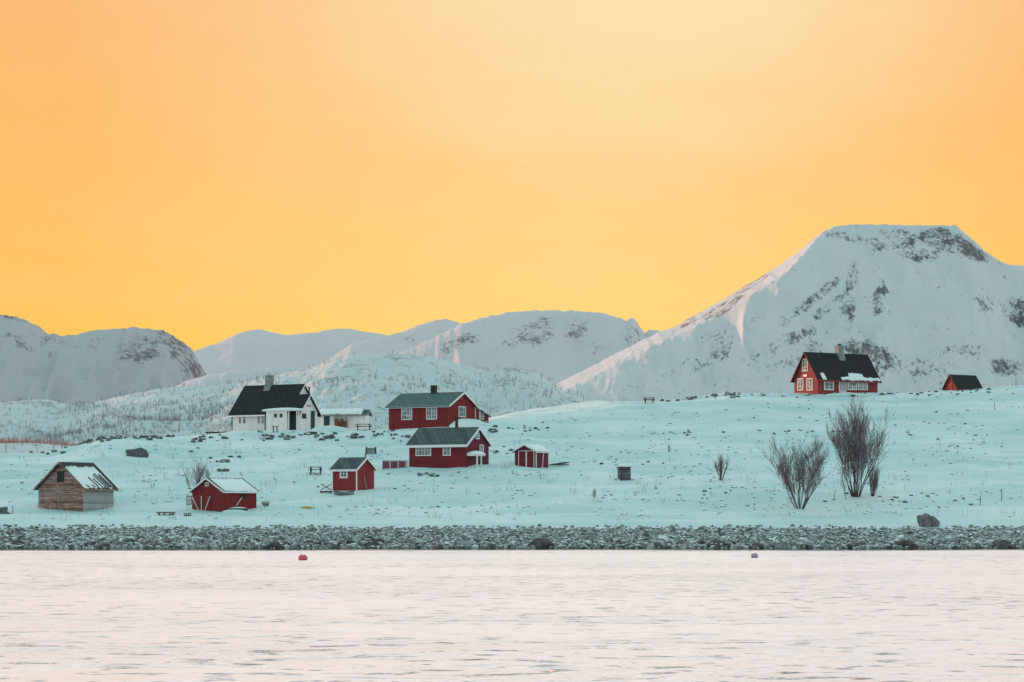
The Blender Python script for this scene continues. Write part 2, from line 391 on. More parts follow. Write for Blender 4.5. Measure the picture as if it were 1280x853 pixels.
# ------------------------------------------------------------------ buildings
class Bld:
    """x runs along the ridge, y away from the viewer along the gable, z up from the base"""
    def __init__(s, name, side, near, far_long, far_gable, theta, eave, ridge_row, label, cat, back=0):
        D = hit(*near) + back; px, row = near
        s.side = side; c, n = math.cos(R(theta)), math.sin(R(theta))
        P = Vector(((px - 640) / F * D, D)); s.zb = zrow(row, D)
        if side == 'L': u, v = Vector((c, n)), Vector((-n, c))
        else: u, v = Vector((-c, n)), Vector((n, c))
        s.L = s.solve(P, u, far_long); s.W = s.solve(P, v, far_gable)
        s.ey = v
        if side == 'L': s.O, s.ex, s.gx = P, u, 0.
        else: s.O, s.ex, s.gx = P + u * s.L, -u, s.L
        s.ze = zrow(eave, D) - s.zb
        pm = P + v * s.W / 2
        s.zr = zrow(ridge_row, pm.y) - s.zb
        s.root = empty(name, (s.O.x, s.O.y, s.zb), math.atan2(s.ex.y, s.ex.x))
        tag(s.root, label, cat)
        s.sg = -1 if side == 'L' else 1
        s.sl = (s.zr - s.ze) / (s.W / 2)
        s.u = D / F                     # metres per photo pixel here
    def solve(s, P, d, px):
        k = (px - 640) / F
        return (k * P.y - P.x) / (d.x - k * d.y)
    def f(s, px, row, dy=0):
        O = s.O + s.ey * dy; l = s.solve(O, s.ex, px); y = (O + s.ex * l).y
        return l, zrow(row, y) - s.zb
    def g(s, px, row, dx=0):
        O = s.O + s.ex * (s.gx + dx * s.sg); l = s.solve(O, s.ey, px); y = (O + s.ey * l).y
        return l, zrow(row, y) - s.zb
    def walls(s, mat, deep=2.0, name='wall'):
        W, L = s.W, s.L
        prof = [(0, -deep), (W, -deep), (W, s.ze), (W / 2, s.zr), (0, s.ze)]
        s.wall = MB().extr(prof, 0, L).build(name, mat, s.root); return s.wall
    def roofprof(s, oe, lift, th, y0=None, y1=None):
        W = s.W; sl = s.sl
        a = -oe if y0 is None else y0; b = W + oe if y1 is None else y1
        return [(a, s.ze + a * sl + lift), (W / 2, s.zr + lift), (b, s.ze + (W - b) * sl + lift),
                (b, s.ze + (W - b) * sl + lift + th), (W / 2, s.zr + lift + th * 1.15), (a, s.ze + a * sl + lift + th)]
    def roof(s, mat, oe=.35, og=.35, th=.12, trim='white_trim', tw=.16, wing=None):
        s.oe, s.og, s.th = oe, og, th
        s.rf = MB().extr(s.roofprof(oe, .01, th), -og, s.L + og).build('roof', mat, s.root)
        if trim:
            W = s.W
            for x in (-og - .035, s.L + og + .003):
                for (ya, yb) in ((-oe - .02, W / 2), (W + oe + .02, W / 2)):
                    if wing and x > 0 and ya < 0: ya = wing
                    za = s.ze + min(ya, W - ya) * s.sl; zb = s.zr
                    q = [(ya, za - tw + .12), (yb, zb - tw + .12), (yb, zb + th + .05), (ya, za + th + .05)]
                    if ya > yb: q = q[::-1]
                    MB().extr(q, x, x + .032).build('bargeboard', trim, s.root)
            m = MB(); z = s.ze - oe * s.sl
            m.box((-og, -oe - .035, z - tw + .1), (s.L + og, -oe - .003, z + th))
            m.build('fascia', trim, s.root)
        return s.rf
    def snowpatch(s, x0, x1, y0, y1, th=.10, n=14, jag=.12, name='snow_cover'):
        """snow slab on the front slope between y0..y1 with a wavy outline"""
        m = MB(); b0 = s.ze + .01 + s.th
        vs = []; k = n
        for i in range(k + 1):
            x = x0 + (x1 - x0) * i / k
            ja = (rnd() - .5) * jag; jb = (rnd() - .5) * jag
            for y, h in ((y0 + ja, 0), (y0 + ja + .04, th), ((y0 + y1) / 2, th * (.9 + .3 * rnd())), (y1 + jb - .04, th), (y1 + jb, 0)):
                if i in (0, k): h = 0
                vs.append((x, y, b0 + y * s.sl + h))
        fs = []
        for i in range(k):
            for j in range(4):
                a = i * 5 + j; fs.append((a, a + 5, a + 6, a + 1))
            fs.append((i * 5, i * 5 + 4, i * 5 + 9, i * 5 + 5))
        m.poly(vs, fs); o = m.build(name, 'roof_snow', s.rf, smooth=True); return o
    # a face is 'f' (front, y=0) or 'g' (visible gable)
    def pt(s, face, a, z, d):
        return (a, -d, z) if face == 'f' else (s.gx + s.sg * d, a, z)
    def slab(s, m, face, a0, a1, z0, z1, d0, d1):
        m.box(s.pt(face, a0, z0, d0), s.pt(face, a1, z1, d1)); return m
    def rng(s, face, box):
        (x0, r0, x1, r1) = box; fn = s.f if face == 'f' else s.g
        a, z1 = fn(x0, r0); b, z0 = fn(x1, r1)
        return min(a, b), max(a, b), z0, z1
    def window(s, face, box, nx=2, ny=3, fw=.09, mw=.035, trim='white_trim', glass='glass', label=None):
        a, b, z0, z1 = s.rng(face, box)
        m = MB(); sl = s.slab
        sl(m, face, a, b, z1 - fw, z1, .002, .06); sl(m, face, a, b, z0, z0 + fw, .002, .07)
        sl(m, face, a, a + fw, z0 + fw, z1 - fw, .002, .06); sl(m, face, b - fw, b, z0 + fw, z1 - fw, .002, .06)
        for i in range(1, nx):
            x = a + (b - a) * i / nx; w = mw if nx % 2 or i != nx // 2 else mw * 1.9
            sl(m, face, x - w / 2, x + w / 2, z0 + fw, z1 - fw, .03, .055)
        for i in range(1, ny):
            z = z0 + (z1 - z0) * i / ny
            sl(m, face, a + fw, b - fw, z - mw / 2, z + mw / 2, .031, .05)
        w = m.build('window', trim, s.root)
        if label: w['label'] = label
        sl(MB(), face, a + fw, b - fw, z0 + fw, z1 - fw, .002, .025).build('pane', glass, w)
        return w
    def door(s, face, box, mat='dark_green', trim='white_trim', fw=.08, handle=True):
        a, b, z0, z1 = s.rng(face, box)
        d = s.slab(MB(), face, a + fw, b - fw, z0, z1 - fw, .002, .05).build('door', mat, s.root)
        if trim:
            m = MB(); s.slab(m, face, a, a + fw, z0, z1 - fw, .002, .07); s.slab(m, face, b - fw, b, z0, z1 - fw, .002, .07)
            s.slab(m, face, a, b, z1 - fw, z1, .002, .07); m.build('door_frame', trim, d)
        if handle: s.slab(MB(), face, a + fw + .08, a + fw + .13, z0 + .95, z0 + 1.08, .05, .11).build('handle', 'dark_metal', d)
        return d
    def strip(s, m, face, p, q, w=.1, d=.05):
        fn = s.f if face == 'f' else s.g
        a, za = fn(*p); b, zb = fn(*q)
        m.beam(s.pt(face, a, za, d), s.pt(face, b, zb, d), w, .05) ; return m
    def chimney(s, box, mat='chimney_stone', yc=None, cap=True, flare=False, name='chimney'):
        x0, r0, x1, r1 = box; yc = s.W / 2 if yc is None else yc
        a, z1 = s.f(x0, r0, yc); b, z0 = s.f(x1, r1, yc); w = abs(b - a) * .40
        xc = (a + b) / 2; z0 = s.ze + min(yc, s.W - yc) * s.sl - .3
        m = MB().box((xc - w, yc - w, z0), (xc + w, yc + w, z1))
        if flare:
            zz = s.zr
            m.poly([(xc - w * 1.3, yc - w * 1.9, zz - w * 1.9 * s.sl + .1), (xc + w * 1.3, yc - w * 1.9, zz - w * 1.9 * s.sl + .1), (xc + w * 1.02, yc - w * 1.02, zz + .35), (xc - w * 1.02, yc - w * 1.02, zz + .35),
                    (xc - w * 1.5, yc, zz - .2), (xc + w * 1.5, yc, zz - .2), (xc + w * 1.02, yc, zz + .35), (xc - w * 1.02, yc, zz + .35)],
                   [(0, 1, 2, 3), (0, 3, 7, 4), (1, 5, 6, 2)])
        c = m.build(name, mat, s.rf)
        if cap: MB().box((xc - w * 1.15, yc - w * 1.15, z1 + .002), (xc + w * 1.15, yc + w * 1.15, z1 + .1)).build('chimney_cap', 'dark_metal' if mat != 'chimney_stone' else mat, s.rf)
        return c
    def pipe(s, px, r0, yc, rad=.09):
        a, z1 = s.f(px, r0, yc); z0 = s.ze + min(yc, s.W - yc) * s.sl - .2
        m = MB().tube([(a, yc, z0), (a, yc, z1 - .02), (a, yc, z1 - .02), (a, yc, z1 + .12)], [rad, rad, rad * 1.5, rad * 1.5], 8)
        return m.build('flue_pipe', 'dark_metal', s.rf, smooth=False)
    def corners(s, w=.12, mat='white_trim', which='fg'):
        L, W = s.L, s.W
        pts = [(0, 0), (L, 0), (s.gx, W)]
        for x, y in pts:
            cx = -.025 if x == 0 else x - w + .025; cy = -.025 if y == 0 else y - w + .025
            MB().box((cx, cy, -1.2), (cx + w, cy + w, s.ze - .02)).build('corner_board', mat, s.root)

# 1 weathered barn
b = Bld('wooden_barn', 'L', (105, 640.5), 141.6, 48.4, 60, 609.5, 579.5, 'weathered grey plank barn with a patchy snowy roof, by the left shore', 'barn')
b.walls('grey_wood'); b.roof('dark_wood', .3, .35, .12, 'grey_wood', .16)
b.snowpatch(-.2, b.L * .98, -.2, b.W * .40, .10, 20, .3)
sp = b.slab(MB(), 'f', .02, b.L - .02, -1.4, b.ze - .05, .003, .03).build('side_cladding', 'pale_wood', b.root)
for i, (x, y0, y1) in enumerate([(.42, -.15, .9), (.55, -.2, .75), (.67, -.2, 1.2), (.75, -.25, 1.35), (.82, -.25, 1.1), (.88, -.25, 1.3), (.30, -.25, .0), (.1, -.25, -.02)]):
    x = x * b.L; zz = b.ze + .01 + b.th + .10
    MB().poly([(x, y0, zz + y0 * b.sl), (x + .14, y0, zz + y0 * b.sl), (x + .14 - .2, y1, zz + y1 * b.sl), (x - .2, y1, zz + y1 * b.sl),
               (x, y0, zz + y0 * b.sl + .06), (x + .14, y0, zz + y0 * b.sl + .06), (x + .14 - .2, y1, zz + y1 * b.sl + .06), (x - .2, y1, zz + y1 * b.sl + .06)],
              [(0, 3, 2, 1), (4, 5, 6, 7), (0, 1, 5, 4), (1, 2, 6, 5), (2, 3, 7, 6), (3, 0, 4, 7)]).build('roof_batten', 'dark_wood', b.rf)
w = b.window('g', (70.6, 588, 81.8, 604.5), 1, 1, .1, trim='grey_wood', glass='dark_metal')  # open hole, the shade inside painted as a flat dark sheet
b.door('g', (50.5, 616, 74.5, 642), 'grey_wood', 'pale_wood', .07, False)
b.corners(.14, 'pale_wood')

# 2 red boathouse
b = Bld('boathouse', 'L', (280, 641), 320.6, 240.2, 45, 614.5, 599, 'red boathouse with white diagonal bars on its doors and snowy roof', 'boathouse')
b.walls('red_paint'); b.roof('slate_roof', .22, .25, .1, 'white_trim', .14)
b.snowpatch(.05, b.L + .1, -.2, b.W * .46, .08, 16, .16)
for box in ((243.5, 617, 252.2, 643), (252.6, 617, 263.5, 643)): b.door('g', box, 'red_paint', None, .02, False)
for p, q in (((241.3, 621.5), (250.8, 642)), ((252.5, 620), (252.7, 642)), ((263.5, 621), (255.5, 642))):
    b.strip(MB(), 'g', p, q, .09, .08).build('door_bar', 'white_trim', b.root)
b.window('g', (256.8, 603.4, 261, 608), 1, 1, .07)
b.window('f', (302.3, 616.5, 307.5, 623.5), 1, 1, .05, trim='dark_wood', glass='dark_metal', label='small dark window in red side wall')
b.strip(MB(), 'f', (302, 622), (295, 632), .07, .06).build('wall_bar', 'white_trim', b.root)

# 3 white farmhouse with black roof
b = Bld('farmhouse', 'R', (361, 538.5), 289.5, 397, 30, 514.5, 481.5, 'white wooden farmhouse with steep black roof and stone chimney', 'house', 2)
WH = b
b.walls('white_wood'); b.roof('black_roof', .45, .3, .12, 'white_trim', .16, wing=b.W * .3)
b.chimney((333, 470.6, 340.6, 487), flare=True)
ax1, az = b.f(375, 512); L0 = b.L
# lower wing that continues the ridge
W2 = b.W * .60; zr2 = b.ze + W2 / 2 * b.sl
MB().extr([(.01, -2), (W2, -2), (W2, b.ze - .01), (W2 / 2, zr2 - .01), (.01, b.ze - .01)], L0 - .01, ax1).build('wing', 'white_wood', b.root)
s_ = b.sl; o = .4
o = .45
prof = [(-o, b.ze - o * s_ + .016), (W2 / 2, zr2 + .016), (W2 + o, b.ze - o * s_ + .016), (W2 + o, b.ze - o * s_ + .14), (W2 / 2, zr2 + .16), (-o, b.ze - o * s_ + .14)]
MB().extr(prof, L0 + .302, ax1 + .35).build('wing_roof', 'black_roof', b.root)
for ya, yb in ((-o - .02, W2 / 2), (W2 + o + .02, W2 / 2)):
    q = [(ya, b.ze - .42 * s_ - .04), (yb, zr2 - .04), (yb, zr2 + .19), (ya, b.ze - .42 * s_ + .19)]
    MB().extr(q if ya < yb else q[::-1], ax1 + .353, ax1 + .39).build('bargeboard', 'white_trim', b.root)
MB().tube([(ax1 - .1, W2 * .56, zr2 - .5), (ax1 - .1, W2 * .56, zr2 + .9), (ax1 - .1, W2 * .56, zr2 + .9), (ax1 - .1, W2 * .56, zr2 + 1.05)], [.09, .09, .15, .15], 8).build('flue_pipe', 'dark_metal', b.root)
for box in ((298.5, 518.5, 301.8, 530), (303.8, 518.5, 307.5, 530), (321.8, 518, 325.6, 530), (327.2, 518, 330.4, 530)):
    b.window('f', box, 1, 2, .06)
gx0 = b.gx; b.gx = ax1
b.door('g', (387.6, 513, 393.4, 537), 'dark_green', 'white_trim', .05)
b.slab(MB(), 'g', *b.rng('g', (377.5, 517, 382.5, 523.5)), .002, .06).build('wall_sign', 'dark_metal', b.root)
b.slab(MB(), 'g', *b.rng('g', (383.5, 506.5, 388.5, 508.5)), .002, .05).build('name_board', 'chimney_stone', b.root)
b.gx = gx0
# porch in front of the long wall
p0, _ = b.f(331.5, 520); p1 = ax1 - .1; pd = 1.3
rp, zp = b.f(331.5, 514.5, -pd)
xp0, _ = b.f(331.5, 514, -pd); xp1, _ = b.f(374.5, 514, -pd)
MB().box((xp0 - .25, -pd - .3, zp), (xp1 + .1, -.003, zp + .10)).build('porch_roof', 'white_trim', b.root)
vs = []; fs = []; n = 22
for i in range(n + 1):
    x = xp0 - .3 + (xp1 + .1 - xp0 + .3) * i / n; h = .34 * math.sin(math.pi * min(1, (i + .4) / (n + .8))) ** .5 + .05 * rnd()
    for y, k in ((-pd - .35, 0), (-pd - .25, .7), (-pd / 2, 1), (-.57, .7), (-.56, 0)): vs.append((x, y, zp + .102 + h * k))
for i in range(n):
    for j in range(4): a = i * 5 + j; fs.append((a, a + 5, a + 6, a + 1))
fs += [(0, 1, 2, 3, 4), tuple(reversed(range(n * 5, n * 5 + 5)))]
MB().poly(vs, fs).build('porch_snow', 'roof_snow', b.root, smooth=True)
for px in (331.5, 358.5, 361, 371, 373.5):
    x, _ = b.f(px, 520, -pd)
    MB().box((x - .05, -pd - .05, -1), (x + .05, -pd + .05, zp - .01)).build('porch_post', 'white_trim' if px != 331.5 else 'dark_metal', b.root)
xa, _ = b.f(333, 520, -pd); xb, _ = b.f(358.3, 520, -pd)
MB().box((xa, -pd - .03, -1), (xb, -pd + .03, zp - .02)).build('porch_screen', 'white_wood', b.root)
for q0, q1 in ((343, 346.4), (350, 353.4)):
    x0, z1 = b.f(q0, 517.5, -pd); x1, z0 = b.f(q1, 522, -pd)
    w = MB().box((x0 - .05, -pd - .06, z0 - .05), (x1 + .05, -pd - .035, z1 + .05)).build('window', 'white_trim', b.root)
    MB().box((x0, -pd - .08, z0), (x1, -pd - .062, z1)).build('pane', 'dark_metal', w)
x0, z1 = b.f(361.8, 518.5, -.1); x1, z0 = b.f(369.8, 538, -.1)
MB().box((x0, -.1, z0), (x1, -.02, z1)).build('door', 'dark_green', b.root)
b.strip(MB(), 'f', (290.3, 516), (290.3, 538), .1, .08).build('drain_pipe', 'dark_metal', b.root)

# low white outbuilding right of the farmhouse
b = Bld('outbuilding', 'R', (456.5, 536.5), 398, 461, 12, 517.5, 513.5, 'low white outbuilding with flat snowy roof and dark green door', 'outbuilding', 4)
b.walls('white_wood'); b.roof('slate_roof', .5, .4, .12, 'chimney_stone', .14)
b.snowpatch(.0, b.L * .93, -.45, b.W * .5, .22, 24, .08)
b.door('f', (404.5, 517.5, 412.8, 537), 'dark_green', 'white_trim', .06)
OB = b; OBX = b.f(427, 530)[0]

# 4 upper red house with green roof
b = Bld('red_house', 'R', (561.5, 534.5), 486, 594.5, 30, 506.3, 491.5, 'red house with green roof and dark chimney, uphill of the maroon cabin', 'house')
b.walls('red_paint'); b.roof('green_roof', .35, .3, .12, 'white_trim', .2)
MB().box((-.3, -.385, b.ze - .35 * b.sl - .05), (b.L + .3, -.352 - .036, b.ze - .35 * b.sl + .1)).build('gutter', 'green_roof', b.root)
b.chimney((539.2, 483, 545.6, 492), 'dark_metal')
b.window('f', (502, 509.3, 515.3, 525), 4, 3, .09); b.window('f', (533, 508.8, 546.3, 524.5), 4, 3, .09)
b.window('g', (573, 508, 582, 522), 3, 2, .09)
# rear annex on the gable side, lower roof carried on
ya, _ = b.g(595, 510); yb, _ = b.g(611, 513)
z0 = b.ze - .25; z1 = z0 - (yb - ya) * .28
MB().poly([(b.L - 3, ya - .1, -2), (b.L - .02, ya - .1, -2), (b.L - .02, yb, -2), (b.L - 3, yb, -2), (b.L - 3, ya - .1, z0), (b.L - .02, ya - .1, z0), (b.L - .02, yb, z1), (b.L - 3, yb, z1)],
          [(0, 3, 2, 1), (4, 5, 6, 7), (0, 1, 5, 4), (1, 2, 6, 5), (2, 3, 7, 6), (3, 0, 4, 7)]).build('annex', 'red_paint', b.root)
MB().poly([(b.L - 3.2, ya - .2, z0 + .02), (b.L + .2, ya - .2, z0 + .02), (b.L + .2, yb + .25, z1 - .05), (b.L - 3.2, yb + .25, z1 - .05), (b.L - 3.2, ya - .2, z0 + .14), (b.L + .2, ya - .2, z0 + .14), (b.L + .2, yb + .25, z1 + .07), (b.L - 3.2, yb + .25, z1 + .07)],
          [(0, 3, 2, 1), (4, 5, 6, 7), (0, 1, 5, 4), (1, 2, 6, 5), (2, 3, 7, 6), (3, 0, 4, 7)]).build('annex_roof', 'slate_roof', b.root)
b.window('g', (600.2, 511.5, 604.3, 524.8), 1, 3, .07)
for px in (593.5, 598.6):
    m = MB(); b.strip(m, 'g', (px, 509), (px, 530), .12, .08); m.build('annex_post', 'white_trim', b.root)

# 5 lower maroon cabin with green-grey roof and porch
b = Bld('red_cabin', 'R', (583, 586), 511.5, 610.7, 30, 554.3, 535.6, 'maroon cabin with grey-green roof and snowy porch canopy, below the red house', 'cabin')
CB = b
b.walls('red_horizontal'); b.roof('slate_roof', .35, .28, .12, 'white_trim', .26)
MB().extr([(.0, -2), (b.W, -2), (b.W, b.ze - .1), (b.W / 2, b.zr - .12), (.0, b.ze - .1)], b.L + .002, b.L + .03).build('gable_cladding', 'maroon', b.root)
b.chimney((569.3, 522, 572.3, 535), 'dark_metal', cap=False, name='chimney')
b.window('f', (519.8, 556.6, 539, 570), 5, 2, .10); b.window('f', (553.8, 556.3, 563.6, 569.8), 2, 2, .10)
gx0 = b.gx; b.gx = b.L + .03
b.window('g', (594.2, 541, 599, 549.2), 2, 2, .08); b.window('g', (599.3, 556, 604.3, 567), 2, 2, .08)
b.door('g', (600.2, 568.5, 605.2, 586), 'dark_wood', 'maroon', .05, False)
cd = 1.1
y0, z1 = b.g(584.5, 568.5, cd); y1, _ = b.g(606.3, 568.5, cd)
y0 = max(y0, .05)
MB().box((b.gx + .002, y0, z1 - .08), (b.gx + cd, y1, z1 + .06)).build('canopy', 'white_trim', b.root)
vs = []; fs = []; n = 14
for i in range(n + 1):
    y = y0 - .05 + (y1 - y0 + .1) * i / n; h = .42 * math.sin(math.pi * min(1, (i + .5) / (n + 1))) ** .5
    for x, k in ((b.gx + .01, .0), (b.gx + .02, .9), (b.gx + cd * .5, 1), (b.gx + cd, .75), (b.gx + cd + .08, 0)): vs.append((x, y, z1 + .065 + h * k))
for i in range(n):
    for j in range(4): a = i * 5 + j; fs.append((a, a + 1, a + 6, a + 5))
fs += [(0, 1, 2, 3, 4), tuple(reversed(range(n * 5, n * 5 + 5)))]
MB().poly(vs, fs).build('canopy_snow', 'roof_snow', b.root, smooth=True)
for px in (596.3, 601.6):
    y, _ = b.g(px, 575, cd - .1); MB().box((b.gx + cd - .16, y - .06, -1), (b.gx + cd - .04, y + .06, z1 - .085)).build('canopy_post', 'white_trim', b.root)
b.gx = gx0
x0, z0 = b.f(511.5, 586); MB().box((0, -.06, -.4), (b.L, -.003, .02)).build('foundation', 'white_trim', b.root)

# 6 small bright red shed
b = Bld('garden_shed', 'R', (445.8, 614.5), 415.4, 468, 32, 586, 573.2, 'small bright red shed with white framed window and flue, above a boat', 'shed')
SH = b
b.walls('red_bright'); b.roof('slate_roof', .25, .2, .1, 'white_trim', .2)
b.window('f', (425, 587.5, 434.8, 598), 2, 2, .17)
b.pipe(457, 568.5, b.W * .5, .055)
b.corners(.10)
b.door('g', (457, 588, 466.5, 613), 'red_bright', None, .03, False)
b.strip(MB(), 'g', (454.6, 595), (457, 611), .07, .08).build('door_batten', 'beige_wood', b.root)

# 7 double door shed
b = Bld('double_door_shed', 'L', (670.3, 586.5), 685.6, 643.2, 62, 564.5, 557.2, 'low maroon shed with white framed double doors, right of the cabin', 'shed')
b.walls('maroon'); b.roof('slate_roof', .25, .3, .09, 'white_trim', .12)
b.snowpatch(-.25, b.L + .25, -.25, b.W * .48, .14, 12, .05)
for box in ((648.2, 563.5, 658, 585.5), (658.2, 563.5, 668, 585.5)): b.door('g', box, 'red_horizontal', 'white_trim', .07)
b.strip(MB(), 'f', (676.5, 566), (674.8, 586), .06, .3).build('leaning_pole', 'white_trim', b.root)
b.corners(.08)

# 8 big red house on the crest
b = Bld('crest_house', 'L', (1022.3, 494), 1097, 992.8, 31, 471.8, 441.5, 'red wooden house with steep black roof on the right crest', 'house')
b.walls('red_warm'); b.roof('black_roof', .35, .35, .12, 'red_warm', .16)
b.chimney((1045.4, 433.5, 1053, 447), flare=True)
MB().tube([(0, 0, 0), (0, 0, .25)], [.3, .22], 8).build('chimney_cowl', 'dark_metal', b.rf, loc=(b.f(1049.2, 435, b.W / 2)[0], b.W / 2, b.f(1049, 433.5, b.W / 2)[1] + .1))
b.window('g', (1003, 449, 1010, 464), 2, 3, .1); b.window('g', (997, 473.5, 1004.4, 488), 2, 3, .1); b.window('g', (1008.5, 473.5, 1016, 488), 2, 3, .1)
b.window('f', (1030, 473.5, 1042, 488), 2, 3, .14); b.window('f', (1048.5, 473.5, 1057.7, 490), 4, 1, .12)
b.window('f', (1059.4, 473.5, 1071.2, 488), 4, 3, .12); b.window('f', (1072.6, 473.5, 1084.3, 488), 4, 3, .12)
x0, _ = b.f(1051, 470); x1, _ = b.f(1099.5, 470)
b.snowpatch(x0, x1, -.33, .02, .13, 20, .2); xm0, _ = b.f(1062, 470); xm1, _ = b.f(1080, 470); b.snowpatch(xm0, xm1, -.1, .40, .14, 12, .14)
x0, _ = b.f(1027, 470); x1, _ = b.f(1032, 470); b.snowpatch(x0, x1, -.35, .35, .12, 6, .05)
b.slab(MB(), 'g', *b.rng('g', (1004.5, 468.5, 1009, 471)), .002, .08).build('wall_mark', 'white_trim', b.root)  # pale text-like mark on the gable, built as a small slab
for face, x0, x1 in (('f', 0, b.L), ('g', 0, b.W)): b.slab(MB(), face, x0, x1, -1, .12, .003, .05).build('foundation', 'white_trim', b.root)
xs, zs = b.f(1048, 491); xe, ze_ = b.f(1060, 491)
for k in range(2): MB().box((xs, -1.2 + k * .5, -1), (xe, -.06 - .001 * k, zs - .12 + k * .15)).build('step', 'roof_snow', b.root)

# 9 small barn on the crest
b = Bld('crest_barn', 'L', (1196.3, 488.5), 1226, 1180.3, 31, 484.5, 469.5, 'small red barn with black roof, half sunk behind the right crest', 'barn')
b.walls('red_warm'); b.roof('black_roof', .2, .25, .1, 'red_warm', .12)
b.door('g', (1185, 478, 1191, 490), 'red_warm', None, .03, False)

# ------------------------------------------------------------------ rocks
def hull(n=13, squash=1.):
    bm = bmesh.new()
    for _ in range(n):
        v = Vector((random.gauss(0, 1), random.gauss(0, 1), random.gauss(0, 1))).normalized() * ru(.8, 1.05)
        bm.verts.new((v.x, v.y, v.z * squash))
    bmesh.ops.convex_hull(bm, input=bm.verts)
    bm.verts.ensure_lookup_table()
    for v in [v for v in bm.verts if not v.link_faces]: bm.verts.remove(v)
    bm.verts.index_update()
    V = np.array([v.co[:] for v in bm.verts]); Fc = [tuple(v.index for v in f.verts) for f in bm.faces]
    bm.free(); return V, Fc
HULLS = [hull(15) for _ in range(14)]
def lump(sub=2, amp=.3, seed=0, squash=.7):
    bm = bmesh.new(); bmesh.ops.create_icosphere(bm, subdivisions=sub, radius=1)
    for v in bm.verts:
        n = v.co.normalized(); k = 1 + amp * noise.fractal(n * 1.3 + Vector((seed * 3.1, 0, 0)), 1, 2, 3)
        v.co = Vector((n.x * k, n.y * k, n.z * k * squash))
    V = np.array([v.co[:] for v in bm.verts]); Fc = [tuple(v.index for v in f.verts) for f in bm.faces]; bm.free(); return V, Fc
def rockmesh(name, VF, mat, tone=.25, smooth=False):
    V, Fc = VF
    me = bpy.data.meshes.new(name); me.from_pydata([tuple(v) for v in V], [], Fc); me.update()
    a = me.attributes.new('tone', 'FLOAT', 'POINT'); a.data.foreach_set('value', [tone] * len(V))
    if smooth: me.polygons.foreach_set('use_smooth', [True] * len(me.polygons))
    me.materials.append(MATS[mat]); return me
def put(name, me, loc, scale, rot):
    o = bpy.data.objects.new(name, me); col.objects.link(o)
    o.location = loc; o.scale = scale; o.rotation_euler = rot; return o

# shoreline stones: the biggest 290 one by one, the small ones as a mass
shore_me = [rockmesh('shore_stone', h_, 'shore_rock', ru(-.2, .6)) for h_ in HULLS]
weed_me = [rockmesh('shore_stone', h_, 'weed_rock', ru(.1, .5)) for h_ in HULLS[:5]]
big = 0
for i in range(290):
    px = ru(-25, 1305)
    low = rnd()
    if low < .62: D = ru(199.5, 203.5); sz = ru(.34, .62)
    else: D = ru(203, 212.5); sz = ru(.28, .5)
    if rnd() < .07 and D < 204: sz = ru(.7, 1.0)
    X_ = (px - 640) / F * D; z = ground(X_, D)
    weed = D < 202.5 and (380 < px < 640 and rnd() < .75 or rnd() < .35)
    o = put('shore_stone', random.choice(weed_me if weed else shore_me), (X_, D, z + sz * .12), (sz * ru(.9, 1.5), sz * ru(.8, 1.2), sz * ru(.5, .85)), (ru(-.3, .3), ru(-.3, .3), ru(0, 6.28)))
    tag(o, 'grey angular stone in the rock band along the waterline', 'stone', 'large stones along the waterline')
V_, F_, T_ = [], [], []; off = 0
for i in range(12500):
    px = ru(-120, 1400)
    D = 199.2 + (14.3 + 1.3 * noise.noise(Vector((px * .02, 0, 5)))) * rnd()
    if rnd() < .06: D = ru(212., 215.5)
    sz = ru(.10, .35) * (1 if D < 213.3 else .7)
    X_ = (px - 640) / F * D; z = ground(X_, D)
    V, Fc = random.choice(HULLS)
    a = ru(0, 6.28); c, s_ = math.cos(a), math.sin(a); sx, sy, sz_ = sz * ru(.8, 1.5), sz * ru(.8, 1.3), sz * ru(.5, 1.)
    tx = ru(-.5, .5)
    v = V * np.array([sx, sy, sz_]); v = np.stack([v[:, 0] * c - v[:, 1] * s_, v[:, 0] * s_ + v[:, 1] * c, v[:, 2] + v[:, 0] * tx * .4], -1) + np.array([X_, D, z + sz * .25])
    V_.append(v); F_ += [tuple(k + off for k in f) for f in Fc]; T_ += [ru(-.3, .75)] * len(v); off += len(v)
me = bpy.data.meshes.new('shore_stones'); me.from_pydata(np.concatenate(V_).tolist(), [], F_); me.update()
a = me.attributes.new('tone', 'FLOAT', 'POINT'); a.data.foreach_set('value', T_); me.materials.append(MATS['shore_rock'])
o = bpy.data.objects.new('shore_gravel', me); col.objects.link(o)
tag(o, 'band of small grey stones and gravel along the waterline', 'stones', kind='stuff')

# field stones that stick out of the snow
LUMPS = [rockmesh('field_stone', lump(2, .55, k, .75), 'field_rock', ru(0, .4)) for k in range(9)]
LB = 'dark stone poking out of the snow on the hillside'
def stones(pts, n, jy, s0, s1, jx=6):
    for _ in range(n):
        k = rnd() * (len(pts) - 1); i = int(k); f = k - i
        px = pts[i][0] * (1 - f) + pts[i + 1][0] * f + random.gauss(0, jx); row = pts[i][1] * (1 - f) + pts[i + 1][1] * f + random.gauss(0, jy)
        if not -20 < px < 1300: continue
        stone(px, row, ru(s0, s1))
def stone(px, row, s, label=None, asp=1):
    D = hit(px, row); s *= .85 if not label else 1
    if D > 340: D = interp(px, CD) - 1
    X_ = (px - 640) / F * D
    o = put('field_stone', random.choice(LUMPS), (X_, D, ground(X_, D) + s * .18), (s * ru(.7, 1.35) * asp, s * ru(.7, 1.1), s * ru(.7, 1.15)), (ru(-.15, .15), ru(-.15, .15), ru(-.6, .6)))
    tag(o, label or LB, 'stone', None if label else 'dark stones scattered on the snowy hillside'); return o
stones([(85, 553), (120, 549), (150, 547), (215, 547)], 34, 2.6, .22, .55)
stones([(35, 566), (85, 567)], 9, 1.5, .2, .4)
stones([(240, 551), (330, 547), (400, 547), (480, 549)], 46, 2.6, .2, .5)
